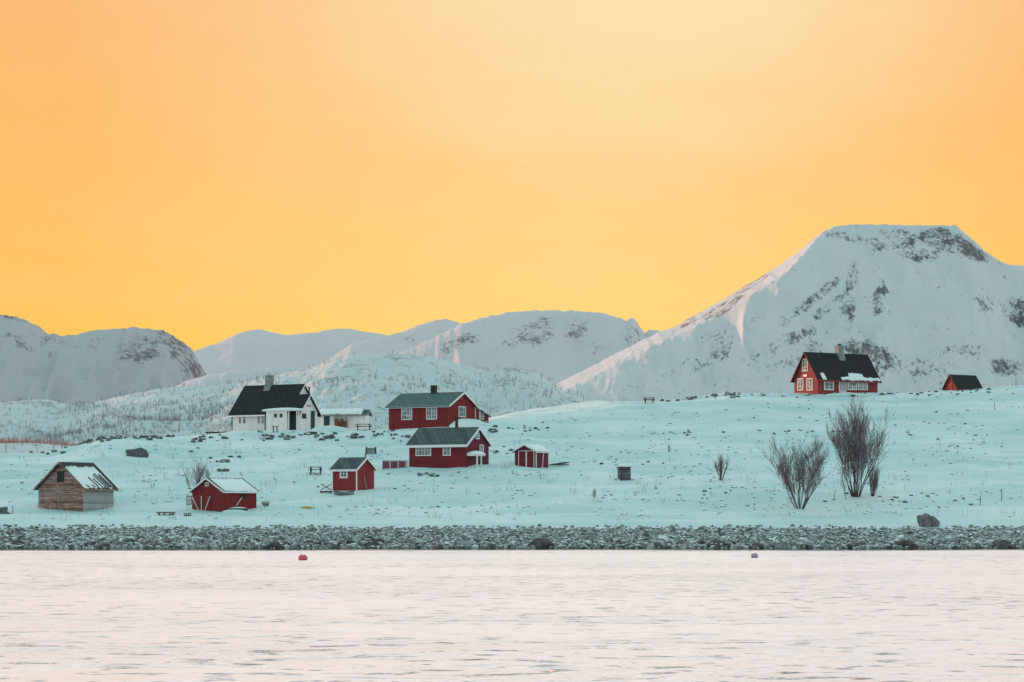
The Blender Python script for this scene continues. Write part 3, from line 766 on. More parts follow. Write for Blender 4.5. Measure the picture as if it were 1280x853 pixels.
stones([(445, 537), (490, 540)], 7, 1.5, .15, .3)
stones([(240, 569), (300, 578)], 10, 6, .15, .4)
stones([(470, 545), (505, 549)], 8, 2, .2, .4)
stones([(612, 533), (660, 538), (690, 536)], 14, 4, .15, .35)
stones([(614, 566), (640, 568)], 6, 4, .2, .35)
stones([(572, 527), (604, 529)], 10, 1.5, .2, .42)
stones([(765, 545), (830, 541), (900, 545)], 14, 2.5, .12, .3)
stones([(825, 502), (870, 498), (905, 495), (925, 494)], 40, 2.2, .12, .4)
stones([(930, 493), (1000, 495), (1100, 494), (1190, 492), (1280, 487)], 38, 1.6, .12, .4)
stones([(940, 541), (1010, 541), (1060, 540)], 14, 1.0, .12, .28)
stones([(490, 592), (530, 596), (545, 597)], 9, 1.5, .18, .36)
stones([(740, 575), (850, 590)], 8, 5, .1, .25)
stones([(820, 618), (940, 620)], 8, 4, .12, .28)
stones([(950, 510), (1270, 560)], 22, 14, .1, .26, 20)
stones([(1010, 615), (1250, 632)], 18, 6, .12, .28, 10)
stones([(690, 570), (950, 640)], 10, 14, .08, .2, 20)
stones([(330, 590), (560, 640)], 12, 10, .08, .22, 20)
for (px, row, s, lb) in [(170, 571, 1.15, 'dark snow-capped boulder alone on the slope above the grey barn'), (279, 590, .5, 'flat reddish stone in the snow above the boathouse'),
                         (5, 643, .75, 'dark boulder at the left edge beside a thin pole'), (617, 540, .55, 'snow-topped rock just right of the red house')]:
    stone(px, row, s, lb, 1)
V_, F_, T_ = [], [], []; off = 0; cnt = 0
SM = [lump(1, .45, 20 + k, .7) for k in range(5)]
while cnt < 1100:
    px, row = ru(-10, 1290), ru(492, 650)
    if row < interp(px, CREST) + 3: continue
    q = noise.noise(Vector((px * .012, row * .07, 11))) + .5 * noise.noise(Vector((px * .05, row * .2, 12)))
    if q < .12 and rnd() > .06: continue
    p = at(px, row); sz = ru(.05, .15); V, Fc = random.choice(SM)
    v = V * np.array([sz * ru(.9, 2.2), sz, sz * ru(.6, 1.)]) + np.array([p.x, p.y, p.z + .02])
    V_.append(v); F_ += [tuple(k + off for k in f) for f in Fc]; T_ += [ru(0, .5)] * len(v); off += len(v); cnt += 1
me = bpy.data.meshes.new('pebbles'); me.from_pydata(np.concatenate(V_).tolist(), [], F_); me.update()
a = me.attributes.new('tone', 'FLOAT', 'POINT'); a.data.foreach_set('value', T_); me.materials.append(MATS['field_rock'])
o = bpy.data.objects.new('pebbles', me); col.objects.link(o)
tag(o, 'tiny dark pebbles and clods speckling the snowy hillside', 'pebbles', kind='stuff')
# shore boulder pair
p = at(1158, 659)
def boulder(px, row, s, seed, lb):
    p = at(px, row); o = put('boulder', rockmesh('boulder', lump(3, .45, seed, .95), 'boulder_rock', .2), (p.x, p.y, p.z + s[2] * .7), s, (0, 0, seed))
    tag(o, lb, 'boulder')
boulder(1156, 659, (.72, .64, .72), 5, 'big brown boulder standing on the right end of the rock band')
boulder(1166, 659, (.45, .5, .55), 7, 'smaller boulder leaning on the right of the big brown boulder')

# ------------------------------------------------------------------ bare trees
def branchy(mt, mc, p, d, ln, r, lev, maxlev, spread, up=.25):
    n = 4; pts = [p.copy()]; rads = [r]; q = p.copy(); dd = d.copy()
    for i in range(n):
        dd = (dd + Vector((random.gauss(0, .11), random.gauss(0, .11), up * (.12 if lev else .42)))).normalized(); q = q + dd * ln / n
        pts.append(q.copy()); rads.append(max(.006, r * (1 - (i + 1) / n * .75)))
    (mt if lev < 1 else mc).tube(pts, rads, 5 if lev == 0 else 3)
    if lev >= maxlev: return
    k = (11, 7, 5, 3)[lev]
    for i in range(k):
        f = ru(.22, 1) if lev else ru(.25, 1)
        j = min(n - 1, int(f * n)); b0 = pts[j].lerp(pts[j + 1], f * n - j)
        side = Vector((random.gauss(0, 1), random.gauss(0, 1), 0)).normalized()
        nd = (dd + side * ru(.25, .75) * spread + Vector((0, 0, up))).normalized()
        branchy(mt, mc, b0, nd, ln * ru(.32, .6), max(.0095, rads[j] * .55), lev + 1, maxlev, spread, up)
def bare_tree(name, px, row, h, stems, lean, seed, label, cat, maxlev=3, r=.07, spread=1.0, group=None):
    random.seed(seed)
    p = at(px, row); t = empty(name, p); tag(t, label, cat, group)
    mt, mc = MB(), MB()
    for i in range(stems):
        a = (i + .5) / stems * 2 - 1
        d = Vector((a * lean + random.gauss(0, .05), random.gauss(0, lean * .4), 1)).normalized()
        branchy(mt, mc, Vector((a * .25 * h / 8, random.gauss(0, .1), -.3)), d, h * ru(.62, .8) * (1 - .18 * abs(a)), r * ru(.7, 1.15), 0, maxlev, spread)
    mt.build('trunk', 'bark', t); mc.build('crown', 'twig', t)
    return t
bare_tree('bare_tree', 1000, 636.5, 7.0, 11, .62, 101, 'wide bare multi-stemmed tree, the left one of the two big trees', 'tree', 3, .055, .95)
bare_tree('bare_tree', 1070, 622, 8.8, 15, .34, 207, 'tall dense bare tree, right of the wide one', 'tree', 3, .06, .75)
bare_tree('sapling', 1091, 621, 3.2, 9, .22, 31, 'cluster of short bare stems beside the tall tree', 'shrub', 2, .05, .6)
bare_tree('sapling', 1058, 627, 3.6, 1, .1, 33, 'thin single bare stem left of the tall tree', 'shrub', 2, .035, .6)
bare_tree('shrub', 901, 601, 3.1, 6, .42, 41, 'small bare bush alone in mid slope, left of the big trees', 'shrub', 2, .05, .7)
bare_tree('shrub', 836, 566, 1.4, 4, .3, 43, 'tiny bare bush high on the open slope', 'shrub', 1, .03, .7)
bare_tree('shrub', 743, 623, 1.5, 4, .25, 47, 'tiny bare bush below the double door shed', 'shrub', 1, .03, .7)
bare_tree('bare_tree', 246, 622, 3.9, 8, .5, 53, 'small bare tree behind the red boathouse', 'tree', 2, .04, .8)
bare_tree('shrub', 332, 634, .9, 5, .8, 57, 'low scrubby bush right of the red boathouse', 'shrub', 2, .03, 1.2)
bare_tree('shrub', 190, 612, 1.3, 2, .2, 59, 'tiny twig bush right of the grey barn', 'shrub', 1, .025, .6)
bare_tree('shrub', 820, 612, 1.0, 3, .3, 61, 'tiny twig bush right of the grey box', 'shrub', 1, .03, .6)
random.seed(99)
# dry stalks
m = MB()
for c in range(480):
    px, row = ru(-10, 1290), ru(545, 652)
    if row < interp(px, CREST) + 6: continue
    p = at(px, row); n = random.choice((1, 1, 2, 3, 5, 7)); hgt = ru(.2, .95)
    for k in range(n):
        q = p + Vector((random.gauss(0, .3), random.gauss(0, .3), 0)); q.z = ground(q.x, q.y) - .05
        e = q + Vector((random.gauss(0, .12), random.gauss(0, .1), hgt * ru(.6, 1.1)))
        m.tube([q, q.lerp(e, .5), e], [.011, .009, .005], 3)
for c in range(200):   # crest grass
    px = ru(700, 1290); D = interp(px, CD) - ru(0, 6); X_ = (px - 640) / F * D; q = Vector((X_, D, ground(X_, D) - .05)); e = q + Vector((random.gauss(0, .1), 0, ru(.2, .8)))
    m.tube([q, e], [.012, .006], 3)
o = m.build('dry_grass', 'straw', smooth=False); tag(o, 'thin dry stalks standing out of the snow', 'dry grass', kind='stuff')

# far birches
FARX = []
def hillz(X_, Y_):   # height of the mid hill straight below
    return None
hill = [o for o in col.objects if o.name.startswith('hill')][0]
co = np.zeros(len(hill.data.vertices) * 3); hill.data.vertices.foreach_get('co', co); co = co.reshape(-1, 3)
def twigmass(name, N, pick, h0, h1, r, mat, label, cat, nb=7):
    V = []; Fc = []; off = 0
    cnt = 0
    while cnt < N:
        p = pick()
        if p is None: continue
        cnt += 1; h_ = ru(h0, h1)
        for k in range(nb):
            if k == 0: a, e = p + Vector((0, 0, -.3)), p + Vector((random.gauss(0, .1), 0, h_))
            else:
                a = p + Vector((0, 0, h_ * ru(.0, .5))); e = a + Vector((random.gauss(0, .42), random.gauss(0, .3), ru(.3, .7))) * h_ * .8
            rr = r * (1.3 if k == 0 else .8)
            for q, s in ((a, rr), (e, rr * .35)):
                V += [(q.x - s, q.y - s * .5, q.z), (q.x + s, q.y - s * .5, q.z), (q.x, q.y + s, q.z)]
            Fc += [(off, off + 1, off + 4, off + 3), (off + 1, off + 2, off + 5, off + 4), (off + 2, off, off + 3, off + 5)]; off += 6
    me = bpy.data.meshes.new(name); me.from_pydata(V, [], Fc); me.update(); me.materials.append(MATS[mat])
    o = bpy.data.objects.new(name, me); col.objects.link(o); tag(o, label, cat, kind='stuff'); return o
def pick_hill():
    v = co[random.randrange(len(co))]
    if v[1] > 1105 or v[2] < 6: return None
    px, row = proj(v)
    d = .015
    if 90 < px < 380 and row > 506: d = .9 * min(1, (row - 500) / 25)
    elif px < 90 and row > 530: d = .7
    elif 380 < px < 740 and row > 475: d = .16
    elif row > 470: d = .07
    cl = noise.noise(Vector((v[0] * .02, v[1] * .02, 7)))
    if rnd() > d * (1 + 1.4 * cl): return None
    return Vector(v) + Vector((ru(-2, 2), ru(-2, 2), 0))
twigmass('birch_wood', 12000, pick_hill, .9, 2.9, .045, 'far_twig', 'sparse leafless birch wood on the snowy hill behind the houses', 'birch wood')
def pick_red():
    px = ru(-80, 135) ; Y_ = ru(420, 520)
    if rnd() < (px - 20) / 115 * .9: return None
    return Vector(((px - 640) / F * Y_, Y_, zrow(interp(px, [(-80, 566), (0, 564), (60, 566), (135, 566)]) - ru(-6, 4), Y_)))
# a low bank carries the red thicket
X, Y = np.meshgrid(np.linspace(-180, -60, 40), np.linspace(400, 560, 24))
Z = np.array([[14.6 + (1.6 * noise.noise(Vector((x * .03, y * .03, 5)))) - max(0, (y - 520)) * .15 - max(0, 430 - y) * .12 for x, y in zip(a, c)] for a, c in zip(X, Y)])
Z = Z + np.clip((Y - 430) / 90, 0, 1) * 2.2 - np.clip((X + 88) / 20, 0, 1) * 6
tag(gridmesh('snow_bank', X, Y, Z, 'hill_snow', attr=np.full(X.shape, -.5)), kind='structure')
def pick_red():
    i, j = random.randrange(24), random.randrange(40)
    if rnd() < (X[i, j] + 110) / 30: return None
    return Vector((X[i, j] + ru(-2, 2), Y[i, j] + ru(-4, 4), Z[i, j] - .2))
XB, YB = np.meshgrid(np.linspace(-22, 62, 90), np.linspace(326, 420, 40))
def bankz(x, y):
    r = interp(640 + F * x / y, [(400, 545), (560, 533), (600, 524), (640, 516), (700, 508), (760, 503), (840, 500), (1000, 500), (1300, 500)])
    return zrow(r, 345) + (y - 345) * .03 - max(0, y - 370) * .12 - max(0, 345 - y) * .05 + .5 * noise.noise(Vector((x * .12, y * .08, 3))) + .25 * noise.noise(Vector((x * .4, y * .3, 3)))
ZB = np.array([[bankz(x, y) for x, y in zip(a_, c_)] for a_, c_ in zip(XB, YB)])
tag(gridmesh('snow_bank', XB, YB, ZB, 'snow'), kind='structure')
twigmass('willow_thicket', 6000, pick_red, .7, 2.0, .03, 'red_twig', 'reddish leafless willow thicket at the left behind the crest', 'thicket')

# snow drifts that lean on houses
def drift(px, row, rx, ry, h_, seed):
    p = at(px, row); bm = bmesh.new(); bmesh.ops.create_uvsphere(bm, u_segments=28, v_segments=14, radius=1)
    for v in bm.verts:
        k = 1 + .12 * noise.noise(v.co * 1.5 + Vector((seed, 0, 0))); v.co = Vector((v.co.x * rx * k, v.co.y * ry * k, v.co.z * h_ * k))
    me = bpy.data.meshes.new('snow_drift'); bm.to_mesh(me); bm.free(); me.materials.append(MATS['snow'])
    me.polygons.foreach_set('use_smooth', [True] * len(me.polygons))
    o = bpy.data.objects.new('snow_drift', me); col.objects.link(o); o.location = p; o['kind'] = 'structure'
# ------------------------------------------------------------------ small things about the houses
def place(name, px, row, rz, label, cat, group=None, back=0):
    p = at(px, row); 
    if back: D = p.y + back; p = Vector(((px - 640) / F * D, D, zrow(row, D)))
    t = empty(name, p, rz); tag(t, label, cat, group); return t
def picnic(px, row, rz, w, label, sc=1.):
    t = place('picnic_table', px, row, rz, label, 'picnic table'); h = .75 * sc
    MB().box((-w / 2, -.38, h - .05), (w / 2, .38, h)).build('table_top', 'dark_wood', t)
    for y in (-.75, .75):
        MB().box((-w / 2, y - .14, h * .58), (w / 2, y + .14, h * .64)).build('seat', 'dark_wood', t)
    for x in (-w / 2 + .25, w / 2 - .25):
        m = MB().beam((x, -.7, -.3), (x, -.2, h - .06), .09); m.beam((x + .1, .7, -.3), (x + .1, .2, h - .06), .09); m.beam((x + .2, -.85, h * .55), (x + .2, .85, h * .55), .08)
        m.build('leg', 'dark_wood', t)
    MB().box((-w / 2 + .1, -.3, h + .003), (w / 2 - .1, .3, h + .05)).build('snow_cover', 'roof_snow', t)
    return t
picnic(454, 538, .2, 2.0, 'dark picnic table beside the low white outbuilding')
picnic(394, 592, .1, 1.5, 'dark snowy picnic table left of the bright red shed', .9)
picnic(811, 504, 0, 1.5, 'dark bench table alone on the crest in mid picture', .9)
# railing deck left of white house
def deck(px0, px1, row, rail_h, mat, railmat, label, xs=2, back=0, solid=False, name='deck', post_mat=None):
    p = at((px0 + px1) / 2, row); D = p.y + back; w = (px1 - px0) / F * D; z = zrow(row, D)
    t = empty(name, (((px0 + px1) / 2 - 640) / F * D, D, z)); tag(t, label, 'deck')
    MB().box((-w / 2, -.1, -.16), (w / 2, 2.2, 0)).build('deck_boards', mat, t)
    for x in (-w / 2 + .2, 0, w / 2 - .2): MB().box((x - .06, 0, -1.2), (x + .06, .12, -.163)).build('deck_leg', 'dark_wood', t)
    n = xs
    for i in range(n + 1):
        x = -w / 2 + .05 + (w - .1) * i / n; MB().box((x - .04, -.04, .002), (x + .04, .04, rail_h)).build('rail_post', post_mat or railmat, t)
    m = MB().box((-w / 2, -.05, rail_h + .002), (w / 2, .05, rail_h + .06))
    for i in range(n):
        a = -w / 2 + .1 + (w - .1) * i / n; c = -w / 2 + (w - .1) * (i + 1) / n
        if solid:
            k = int((c - a) / .14)
            for j in range(k): m.box((a + j * .14, -.02, .08), (a + j * .14 + .132, .02, rail_h - .02))
        else:
            m.beam((a, -.01, .08), (c, -.01, rail_h - .03), .05); m.beam((a, .03, rail_h - .03), (c, .03, .08), .05)
    m.build('railing', railmat, t)
    MB().box((-w / 2, .1, .004), (w / 2, 2.1, .07)).build('snow_cover', 'roof_snow', t)
    return t
paint('sun_tinted_wood', (.55, .33, .32), var=.1)  # pink of the low sun put into the railing colour
deck(257, 288.5, 540, .95, 'dark_wood', 'sun_tinted_wood', 'low terrace with crossed pale railing left of the white farmhouse', 4)
deck(478, 509, 586.5, .85, 'dark_wood', 'maroon', 'small terrace with slatted maroon railing left of the maroon cabin', 3, solid=True, post_mat='maroon')
# trestle and steps by small shed
t = place('trestle', 407.5, 617, 0, 'dark crossed timber trestle at the left corner of the bright red shed', 'trestle')
m = MB().beam((-.55, 0, .95), (.55, 0, .35), .07); m.beam((-.55, .08, .35), (.55, .08, .95), .07); m.build('cross_brace', 'dark_wood', t)
MB().box((-.6, -.3, .1), (.6, .5, .24)).build('platform', 'dark_wood', t)
for x in (-.45, .45): MB().box((x - .06, -.1, -.6), (x + .06, .02, .098)).build('leg', 'dark_wood', t)
# boats: lofted hulls
def boat(px, row, L, W, H, rz, label, mat, snow=True, flip=False, lift=0):
    t = place('rowing_boat', px, row, rz, label, 'boat'); vs = []; fs = []; n = 14; k = 7
    for i in range(n + 1):
        u = i / n * 2 - 1; wd = W / 2 * (1 - abs(u) ** 2.6) + .02; sheer = H * (1 + .35 * u * u)
        for j in range(k + 1):
            a = math.pi * j / k; vs.append((u * L / 2, -wd * math.cos(a), sheer - (sheer - .18 * H * u * u) * math.sin(a) ** .8))
    for i in range(n):
        for j in range(k): a = i * (k + 1) + j; fs.append((a, a + 1, a + k + 2, a + k + 1))
    if flip: vs = [(x, y, H * 1.35 - z) for x, y, z in vs]
    vs = [(x, y, z + lift) for x, y, z in vs]
    o = MB().poly(vs, fs).build('hull', mat, t, smooth=True); sm = o.modifiers.new('s', 'SOLIDIFY'); sm.thickness = .035
    m = MB()
    for sgn in (-1, 1):
        m.tube([(u * L / 2, sgn * (W / 2 * (1 - abs(u) ** 2.6) + .03), (H * 1.35 - H * (1 + .35 * u * u) if flip else H * (1 + .35 * u * u)) + lift) for u in np.linspace(-1, 1, 13)], [.03] * 13, 5)
    m.build('gunwale', 'dark_wood', t)
    if snow:
        vs = []; fs = []
        for i in range(n + 1):
            u = i / n * 2 - 1; wd = max(.01, W / 2 * (1 - abs(u) ** 2.6) - .01)
            for j in range(5):
                y = -wd + 2 * wd * j / 4; vs.append((u * L / 2 * .97, y, lift + (H * 1.3 if flip else H * .86) + .14 * (1 - u * u) * math.sin(math.pi * j / 4)))
        for i in range(n):
            for j in range(4): a = i * 5 + j; fs.append((a, a + 5, a + 6, a + 1))
        MB().poly(vs, fs).build('snow_cover', 'roof_snow', t, smooth=True)
    return t
boat(430, 619.5, 2.0, .9, .3, .12, 'small snow-filled rowing boat in front of the bright red shed', 'chimney_stone')
boat(297, 640, 1.9, .9, .3, .05, 'snow-covered upturned boat against the side of the red boathouse', 'dark_wood', flip=True, lift=-.12)
drift(293, 641.5, 1.3, .5, .3, 6)
# yellow kayak
t = place('kayak', 384, 636.5, .03, 'yellow kayak lying on the snow below the bright red shed', 'kayak')
us = np.linspace(-1, 1, 15); L_ = 1.25
o = MB().tube([(u * L_ / 2, 0, .08 + .04 * u * u) for u in us], [.015 + .11 * (1 - abs(u) ** 2.5) for u in us], 10).build('hull', 'yellow_paint', t, smooth=True)
MB().tube([(-.18, 0, .16), (0, 0, .17), (.18, 0, .16)], [.04, .07, .04], 8).build('cockpit', 'dark_metal', t)
# grey box (well head)
t = place('well_box', 779.5, 600.5, .35, 'grey plank box standing alone in the snow in mid slope', 'wooden box')
for i in range(5): MB().box((-.48, -.5, -.3 + i * .3), (.48, .5, -.02 + i * .3)).build('side_boards', 'grey_wood', t) if False else None
m = MB()
for i in range(5): m.box((-.48 + .004 * (i % 2), -.48, -.3 + i * .3), (.48, .5, -.02 + i * .3))
m.build('box_wall', 'dark_wood', t); 
paint('box_grey', (.10, .095, .11), var=.3, plank='h', w=.2); t.children[0].data.materials[0] = MATS['box_grey']
MB().box((-.56, -.56, 1.185), (.56, .58, 1.25)).build('lid', 'dark_wood', t); MB().box((-.5, -.48, 1.252), (.5, .5, 1.32)).build('snow_cover', 'roof_snow', t)
for x in (-.5, .5): MB().box((x - .05, -.6, -.3), (x + .05, -.565, 1.28)).build('corner_post', 'dark_wood', t)
# container up slope
t = place('storage_bin', 464, 567.5, 0, 'pale storage bin with dark posts, uphill of the bright red shed', 'storage bin')
MB().box((-.48, -.4, -.3), (.48, .4, .62)).build('bin_body', 'chimney_stone', t)
for x in (-.55, .5): MB().box((x - .07, -.46, -.4), (x + .07, .45, .72)).build('bin_post', 'dark_wood', t)
MB().box((-.5, -.43, .722), (.5, .45, .8)).build('snow_cover', 'roof_snow', t)
# firewood stack
q = OB.O + OB.ex * OBX - OB.ey * .5
t = empty('firewood_stack', (q.x, q.y, OB.zb), OB.root.rotation_euler.z); tag(t, 'reddish firewood stack against the low white outbuilding', 'firewood')
m = MB()
for i in range(13):
    for j in range(13):
        if j > 9 + 2 * math.sin(i): continue
        x = -.75 + i * .125 + ru(-.02, .02); z = .05 + j * .145; r_ = ru(.05, .07)
        m.tube([(x, -.25 + ru(-.03, .03), z), (x, .25, z)], [r_, r_], 6)
m.build('logs', 'firewood', t)
for x in (-.86, .92): MB().box((x - .04, -.25, -.5), (x + .04, .2, 1.75)).build('stack_post', 'grey_wood', t)
MB().beam((-.9, -.2, 1.75), (-.35, -.25, 2.15), .16).build('cover_board', 'chimney_stone', t)
# crate & table near white house
t = place('wooden_crate', 390, 543.5, .1, 'low snow-topped crate in front of the white farmhouse', 'crate')
m = MB()
for i in range(3): m.box((-.6, -.3, -.1 + i * .16), (.6, .3, .03 + i * .16))
m.build('crate_side', 'dark_wood', t); MB().box((-.64, -.34, .36), (.64, .34, .5)).build('snow_cover', 'roof_snow', t)
t = place('garden_table', 344, 541, 0, 'small dark table in front of the farmhouse porch', 'table')
MB().box((-.42, -.3, .72), (.42, .3, .78)).build('table_top', 'dark_wood', t)
for x in (-.22, .22): MB().box((x - .05, -.2, -.3), (x + .05, .2, .718)).build('leg', 'dark_wood', t)
# timber rack at the shore
t = place('timber_rack', 207, 644.5, .05, 'low grey timber rack on the snow left of the boathouse', 'timber rack'); t.location.z -= .18
m = MB()
for i in range(6): m.beam((-.75 + ru(-.1, .1), -.3 + i * .12, .42 + ru(-.03, .05)), (.8 + ru(-.1, .1), -.3 + i * .12, .40 + ru(-.03, .05)), .1)
m.build('planks', 'grey_wood', t)
for x in (-.6, -.1, .45, .7): MB().box((x - .05, -.3, -.2), (x + .04, .3, .36)).build('leg', 'dark_wood', t)
# old window sash leaning & crates left of the boathouse
t = place('window_sash', 236.4, 632, .1, 'old window sash standing left of the red boathouse', 'window sash')
m = MB().box((-.26, -.03, .02), (-.2, .03, .85)); m.box((.2, -.03, .02), (.26, .03, .85)); m.box((-.2, -.03, .79), (.2, .03, .85)); m.box((-.2, -.03, .02), (.2, .03, .08))
m.box((-.02, -.02, .08), (.02, .02, .79)); m.box((-.2, -.018, .42), (-.02, .018, .46)); m.box((.02, -.018, .42), (.2, .018, .46)); m.build('sash_frame', 'dark_wood', t)
MB().box((-.2, -.008, .08), (.2, .008, .79)).build('pane', 'white_trim', t)
t = place('fish_crate', 234.5, 645.5, 0, 'small dark crate at the left corner of the red boathouse', 'crate')
m = MB()
for i in range(2): m.box((-.32, -.2, .02 + i * .13), (.32, .2, .1 + i * .13))
m.build('crate_side', 'dark_wood', t)
for x in (-.3, -.1, .1, .3): MB().box((x - .03, -.235, -.1), (x + .03, -.205, .3)).build('slat', 'dark_wood', t)
# pink drum at right of boathouse
t = place('bucket', 317.5, 634, 0, 'pale pink tub at the right corner of the red boathouse', 'tub')
paint('pale_pink', (.75, .5, .48), var=.05)
MB().tube([(0, -.3, 0), (0, -.3, .5), (0, -.3, .5), (0, -.3, .56)], [.13, .15, .17, .17], 10).build('tub_body', 'pale_pink', t)
MB().tube([(-.16, -.3, .5), (-.1, -.3, .66), (.1, -.3, .66), (.16, -.3, .5)], [.012] * 4, 4).build('handle', 'dark_metal', t)
# planks right of double door shed
t = place('plank_pile', 698, 583, .15, 'dark loose planks in the snow right of the double door shed', 'planks')
m = MB()
for i in range(5): m.beam((-1.2 + ru(-.3, .3), ru(-.6, .6), .05), (1. + ru(-.3, .3), ru(-.6, .6), .1 + ru(0, .35)), .09)
m.build('planks', 'dark_wood', t)
# poles and stakes
for (px, row, h_, lb, tilt) in [(16, 643, .75, 'thin pole beside the dark boulder at the left edge', 0), (1252, 628, 1.2, 'thin upright stake near the right edge', 0), (1066, 640, .0, None, 0),
                          (1063, 637.5, .0, None, 0), (1042, 626, 1.0, 'short leaning stake between the two big bare trees', .15), (1243, 514, 1.0, 'thin stake on the upper slope below the small crest barn', .05),
                          (1065 + 160, 633, .9, 'capped stake above the shore boulder', .05), (1270, 484, .9, 'fence stake on the crest at the right edge', 0)]:
    if not lb: continue
    t = place('stake', px, row, 0, lb, 'stake')
    MB().tube([(0, 0, -.3), (tilt * h_, 0, h_)], [.035, .028], 6).build('pole', 'dark_wood', t)
    MB().box((tilt * h_ - .05, -.05, h_ + .002), (tilt * h_ + .05, .05, h_ + .05)).build('pole_cap', 'dark_wood', t)

drift(413, 540, 2.6, 1.2, .72, 1); drift(585, 533, 2.2, 1.2, .95, 2); drift(1058, 494.5, 3., .9, .35, 3); drift(658, 588, 1.6, .6, .25, 4)

# ------------------------------------------------------------------ buoys
def buoy(px, row, r, mat, label, lumpx):
    D = CZ * F / (row - HOR); t = empty('mooring_buoy', ((px - 640) / F * D, D, 0)); tag(t, label, 'buoy')
    us = np.linspace(-1, 1, 9)
    MB().tube([(u * r * 1.2, 0, .1 + r * .1) for u in us], [r * .85 * math.sqrt(max(.03, 1 - u ** 4)) for u in us], 12).build('float', mat, t, smooth=True)
    MB().tube([(lumpx * r, 0, r * .5), (lumpx * r, 0, r * 1.05), (lumpx * r, 0, r * 1.3)], [r * .42, r * .38, r * .12], 10).build('neck', mat, t, smooth=True)
    MB().tube([(lumpx * r + r * .12 * math.cos(a), 0, r * 1.35 + r * .14 * math.sin(a)) for a in np.linspace(0, 6.28, 9)], [r * .05] * 9, 4).build('eye_ring', 'dark_metal', t)
buoy(378.5, 700.5, .25, 'pink_plastic', 'pink mooring buoy floating off the shore at left', -.4)
buoy(943, 697.5, .21, 'navy_plastic', 'small pale purple mooring buoy floating off the shore at right', .3)

# ------------------------------------------------------------------ light
SUN_AZ = math.atan2(.60, -.80)      # direction to the sun, from +x
SUN_EL = R(4.2)
L = bpy.data.lights.new('sun', 'SUN'); L.energy = 5.0; L.angle = R(.6); L.color = (1., .38, .24)
lo = bpy.data.objects.new('sun', L); col.objects.link(lo)
d = Vector((math.cos(SUN_AZ) * math.cos(SUN_EL), math.sin(SUN_AZ) * math.cos(SUN_EL), math.sin(SUN_EL)))
lo.rotation_euler = d.to_track_quat('Z', 'Y').to_euler(); lo.location = (0, 0, 50)

W = bpy.data.worlds.new('World'); S.world = W; W.use_nodes = True
t = NT(W); bg = t.n['Background']
tc = t.n.new('ShaderNodeTexCoord').outputs['Generated']
nm = t.n.new('ShaderNodeVectorMath'); nm.operation = 'NORMALIZE'; t.link(tc, nm.inputs[0]); dirv = nm.outputs[0]
sp = t.n.new('ShaderNodeSeparateXYZ'); t.link(dirv, sp.inputs[0]); x, y, z = sp.outputs
def s2l(c): return tuple((v / 255 / 12.92) if v <= 10 else ((v / 255 + .055) / 1.055) ** 2.4 for v in c)
def ramp(fac, stops):
    r = t.n.new('ShaderNodeValToRGB'); cr = r.color_ramp
    while len(cr.elements) < len(stops): cr.elements.new(.5)
    for e, (p, c) in zip(cr.elements, stops): e.position = p; e.color = (*c, 1)
    t.link(fac, r.inputs[0]); return r.outputs[0]
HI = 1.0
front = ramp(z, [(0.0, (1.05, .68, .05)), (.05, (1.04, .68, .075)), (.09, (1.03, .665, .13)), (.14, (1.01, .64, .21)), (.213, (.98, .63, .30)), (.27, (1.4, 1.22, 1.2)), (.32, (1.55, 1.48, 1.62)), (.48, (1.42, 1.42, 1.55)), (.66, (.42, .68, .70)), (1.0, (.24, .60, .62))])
# deeper orange away from the middle
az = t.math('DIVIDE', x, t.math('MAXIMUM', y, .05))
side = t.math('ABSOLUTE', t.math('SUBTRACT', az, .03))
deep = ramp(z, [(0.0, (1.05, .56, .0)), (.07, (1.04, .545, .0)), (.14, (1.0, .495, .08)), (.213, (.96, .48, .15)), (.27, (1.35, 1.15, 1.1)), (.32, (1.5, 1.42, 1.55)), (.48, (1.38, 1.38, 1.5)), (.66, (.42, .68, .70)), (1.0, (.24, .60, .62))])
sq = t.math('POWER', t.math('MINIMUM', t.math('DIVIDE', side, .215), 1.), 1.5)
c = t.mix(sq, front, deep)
ga = t.math('DIVIDE', t.math('SUBTRACT', az, .062), .125); gz = t.math('DIVIDE', t.math('SUBTRACT', z, .203), .062)
gn = t.noise(dirv, 9, 4, .55, (1, 1, 2.5))
gd = t.math('ADD', t.math('SQRT', t.math('ADD', t.math('MULTIPLY', ga, ga), t.math('MULTIPLY', gz, gz))), t.math('MULTIPLY', t.math('SUBTRACT', gn, .5), 1.1))
c = t.mix(t.mapr(gd, 1.35, .0, 0, .9, smooth=True), c, (.975, .78, .43))
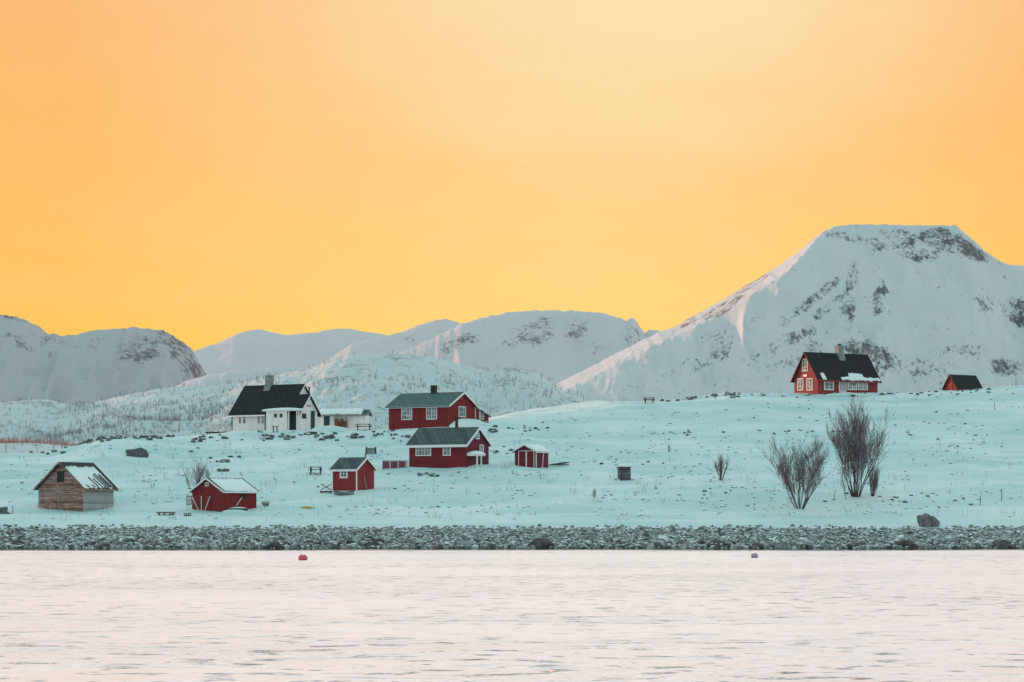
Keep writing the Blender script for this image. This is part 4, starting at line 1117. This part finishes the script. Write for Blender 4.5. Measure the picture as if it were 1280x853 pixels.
# soft uneven veil
nz = t.noise(dirv, 6, 5, .55, (1, 1, 4)); c = t.mix(t.mapr(nz, .4, .7, 0, .14), c, (.98, .70, .38))
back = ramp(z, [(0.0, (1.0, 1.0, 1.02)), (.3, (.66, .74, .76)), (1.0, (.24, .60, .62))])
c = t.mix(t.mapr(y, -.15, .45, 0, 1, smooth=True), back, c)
sky = t.n.new('ShaderNodeTexSky'); sky.sky_type = 'NISHITA'; sky.sun_disc = False; sky.sun_elevation = SUN_EL; sky.sun_rotation = math.pi / 2 - SUN_AZ
c2 = t.n.new('ShaderNodeVectorMath'); c2.operation = 'SCALE'; t.link(sky.outputs[0], c2.inputs[0]); c2.inputs['Scale'].default_value = .002
c = t.mix(1., c, c2.outputs[0], 'ADD')
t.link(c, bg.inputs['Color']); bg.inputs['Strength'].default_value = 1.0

# haze
HZ = 1.1e-5
if HZ:
    m = bpy.data.materials.new('haze'); m.use_nodes = True; n = m.node_tree; n.nodes.clear()
    out = n.nodes.new('ShaderNodeOutputMaterial'); v = n.nodes.new('ShaderNodeVolumePrincipled')
    v.inputs['Color'].default_value = (.93, .90, .90, 1); v.inputs['Density'].default_value = HZ; v.inputs['Anisotropy'].default_value = 0
    n.links.new(v.outputs[0], out.inputs['Volume']); MATS['haze'] = m
    o = MB().box((-7000, -1600, -2.5), (7000, 15000, 1300)).build('haze', 'haze'); o['kind'] = 'stuff'; tag(o, 'thin pale air haze over the bay and mountains', 'haze')

cam = bpy.data.cameras.new('camera'); co_ = bpy.data.objects.new('camera', cam); col.objects.link(co_)
cam.lens = 85; cam.sensor_width = 36; cam.shift_y = (HOR - 426.5) / 1280; cam.clip_end = 60000; cam.clip_start = .5
co_.location = (0, 0, CZ); co_.rotation_euler = (R(90), 0, 0); S.camera = co_
S.view_settings.view_transform = 'Standard'; S.view_settings.look = 'None'; S.view_settings.gamma = 1; S.view_settings.exposure = 0; S.view_settings.use_curve_mapping = False
S.cycles.max_bounces = 6; S.cycles.volume_bounces = 1
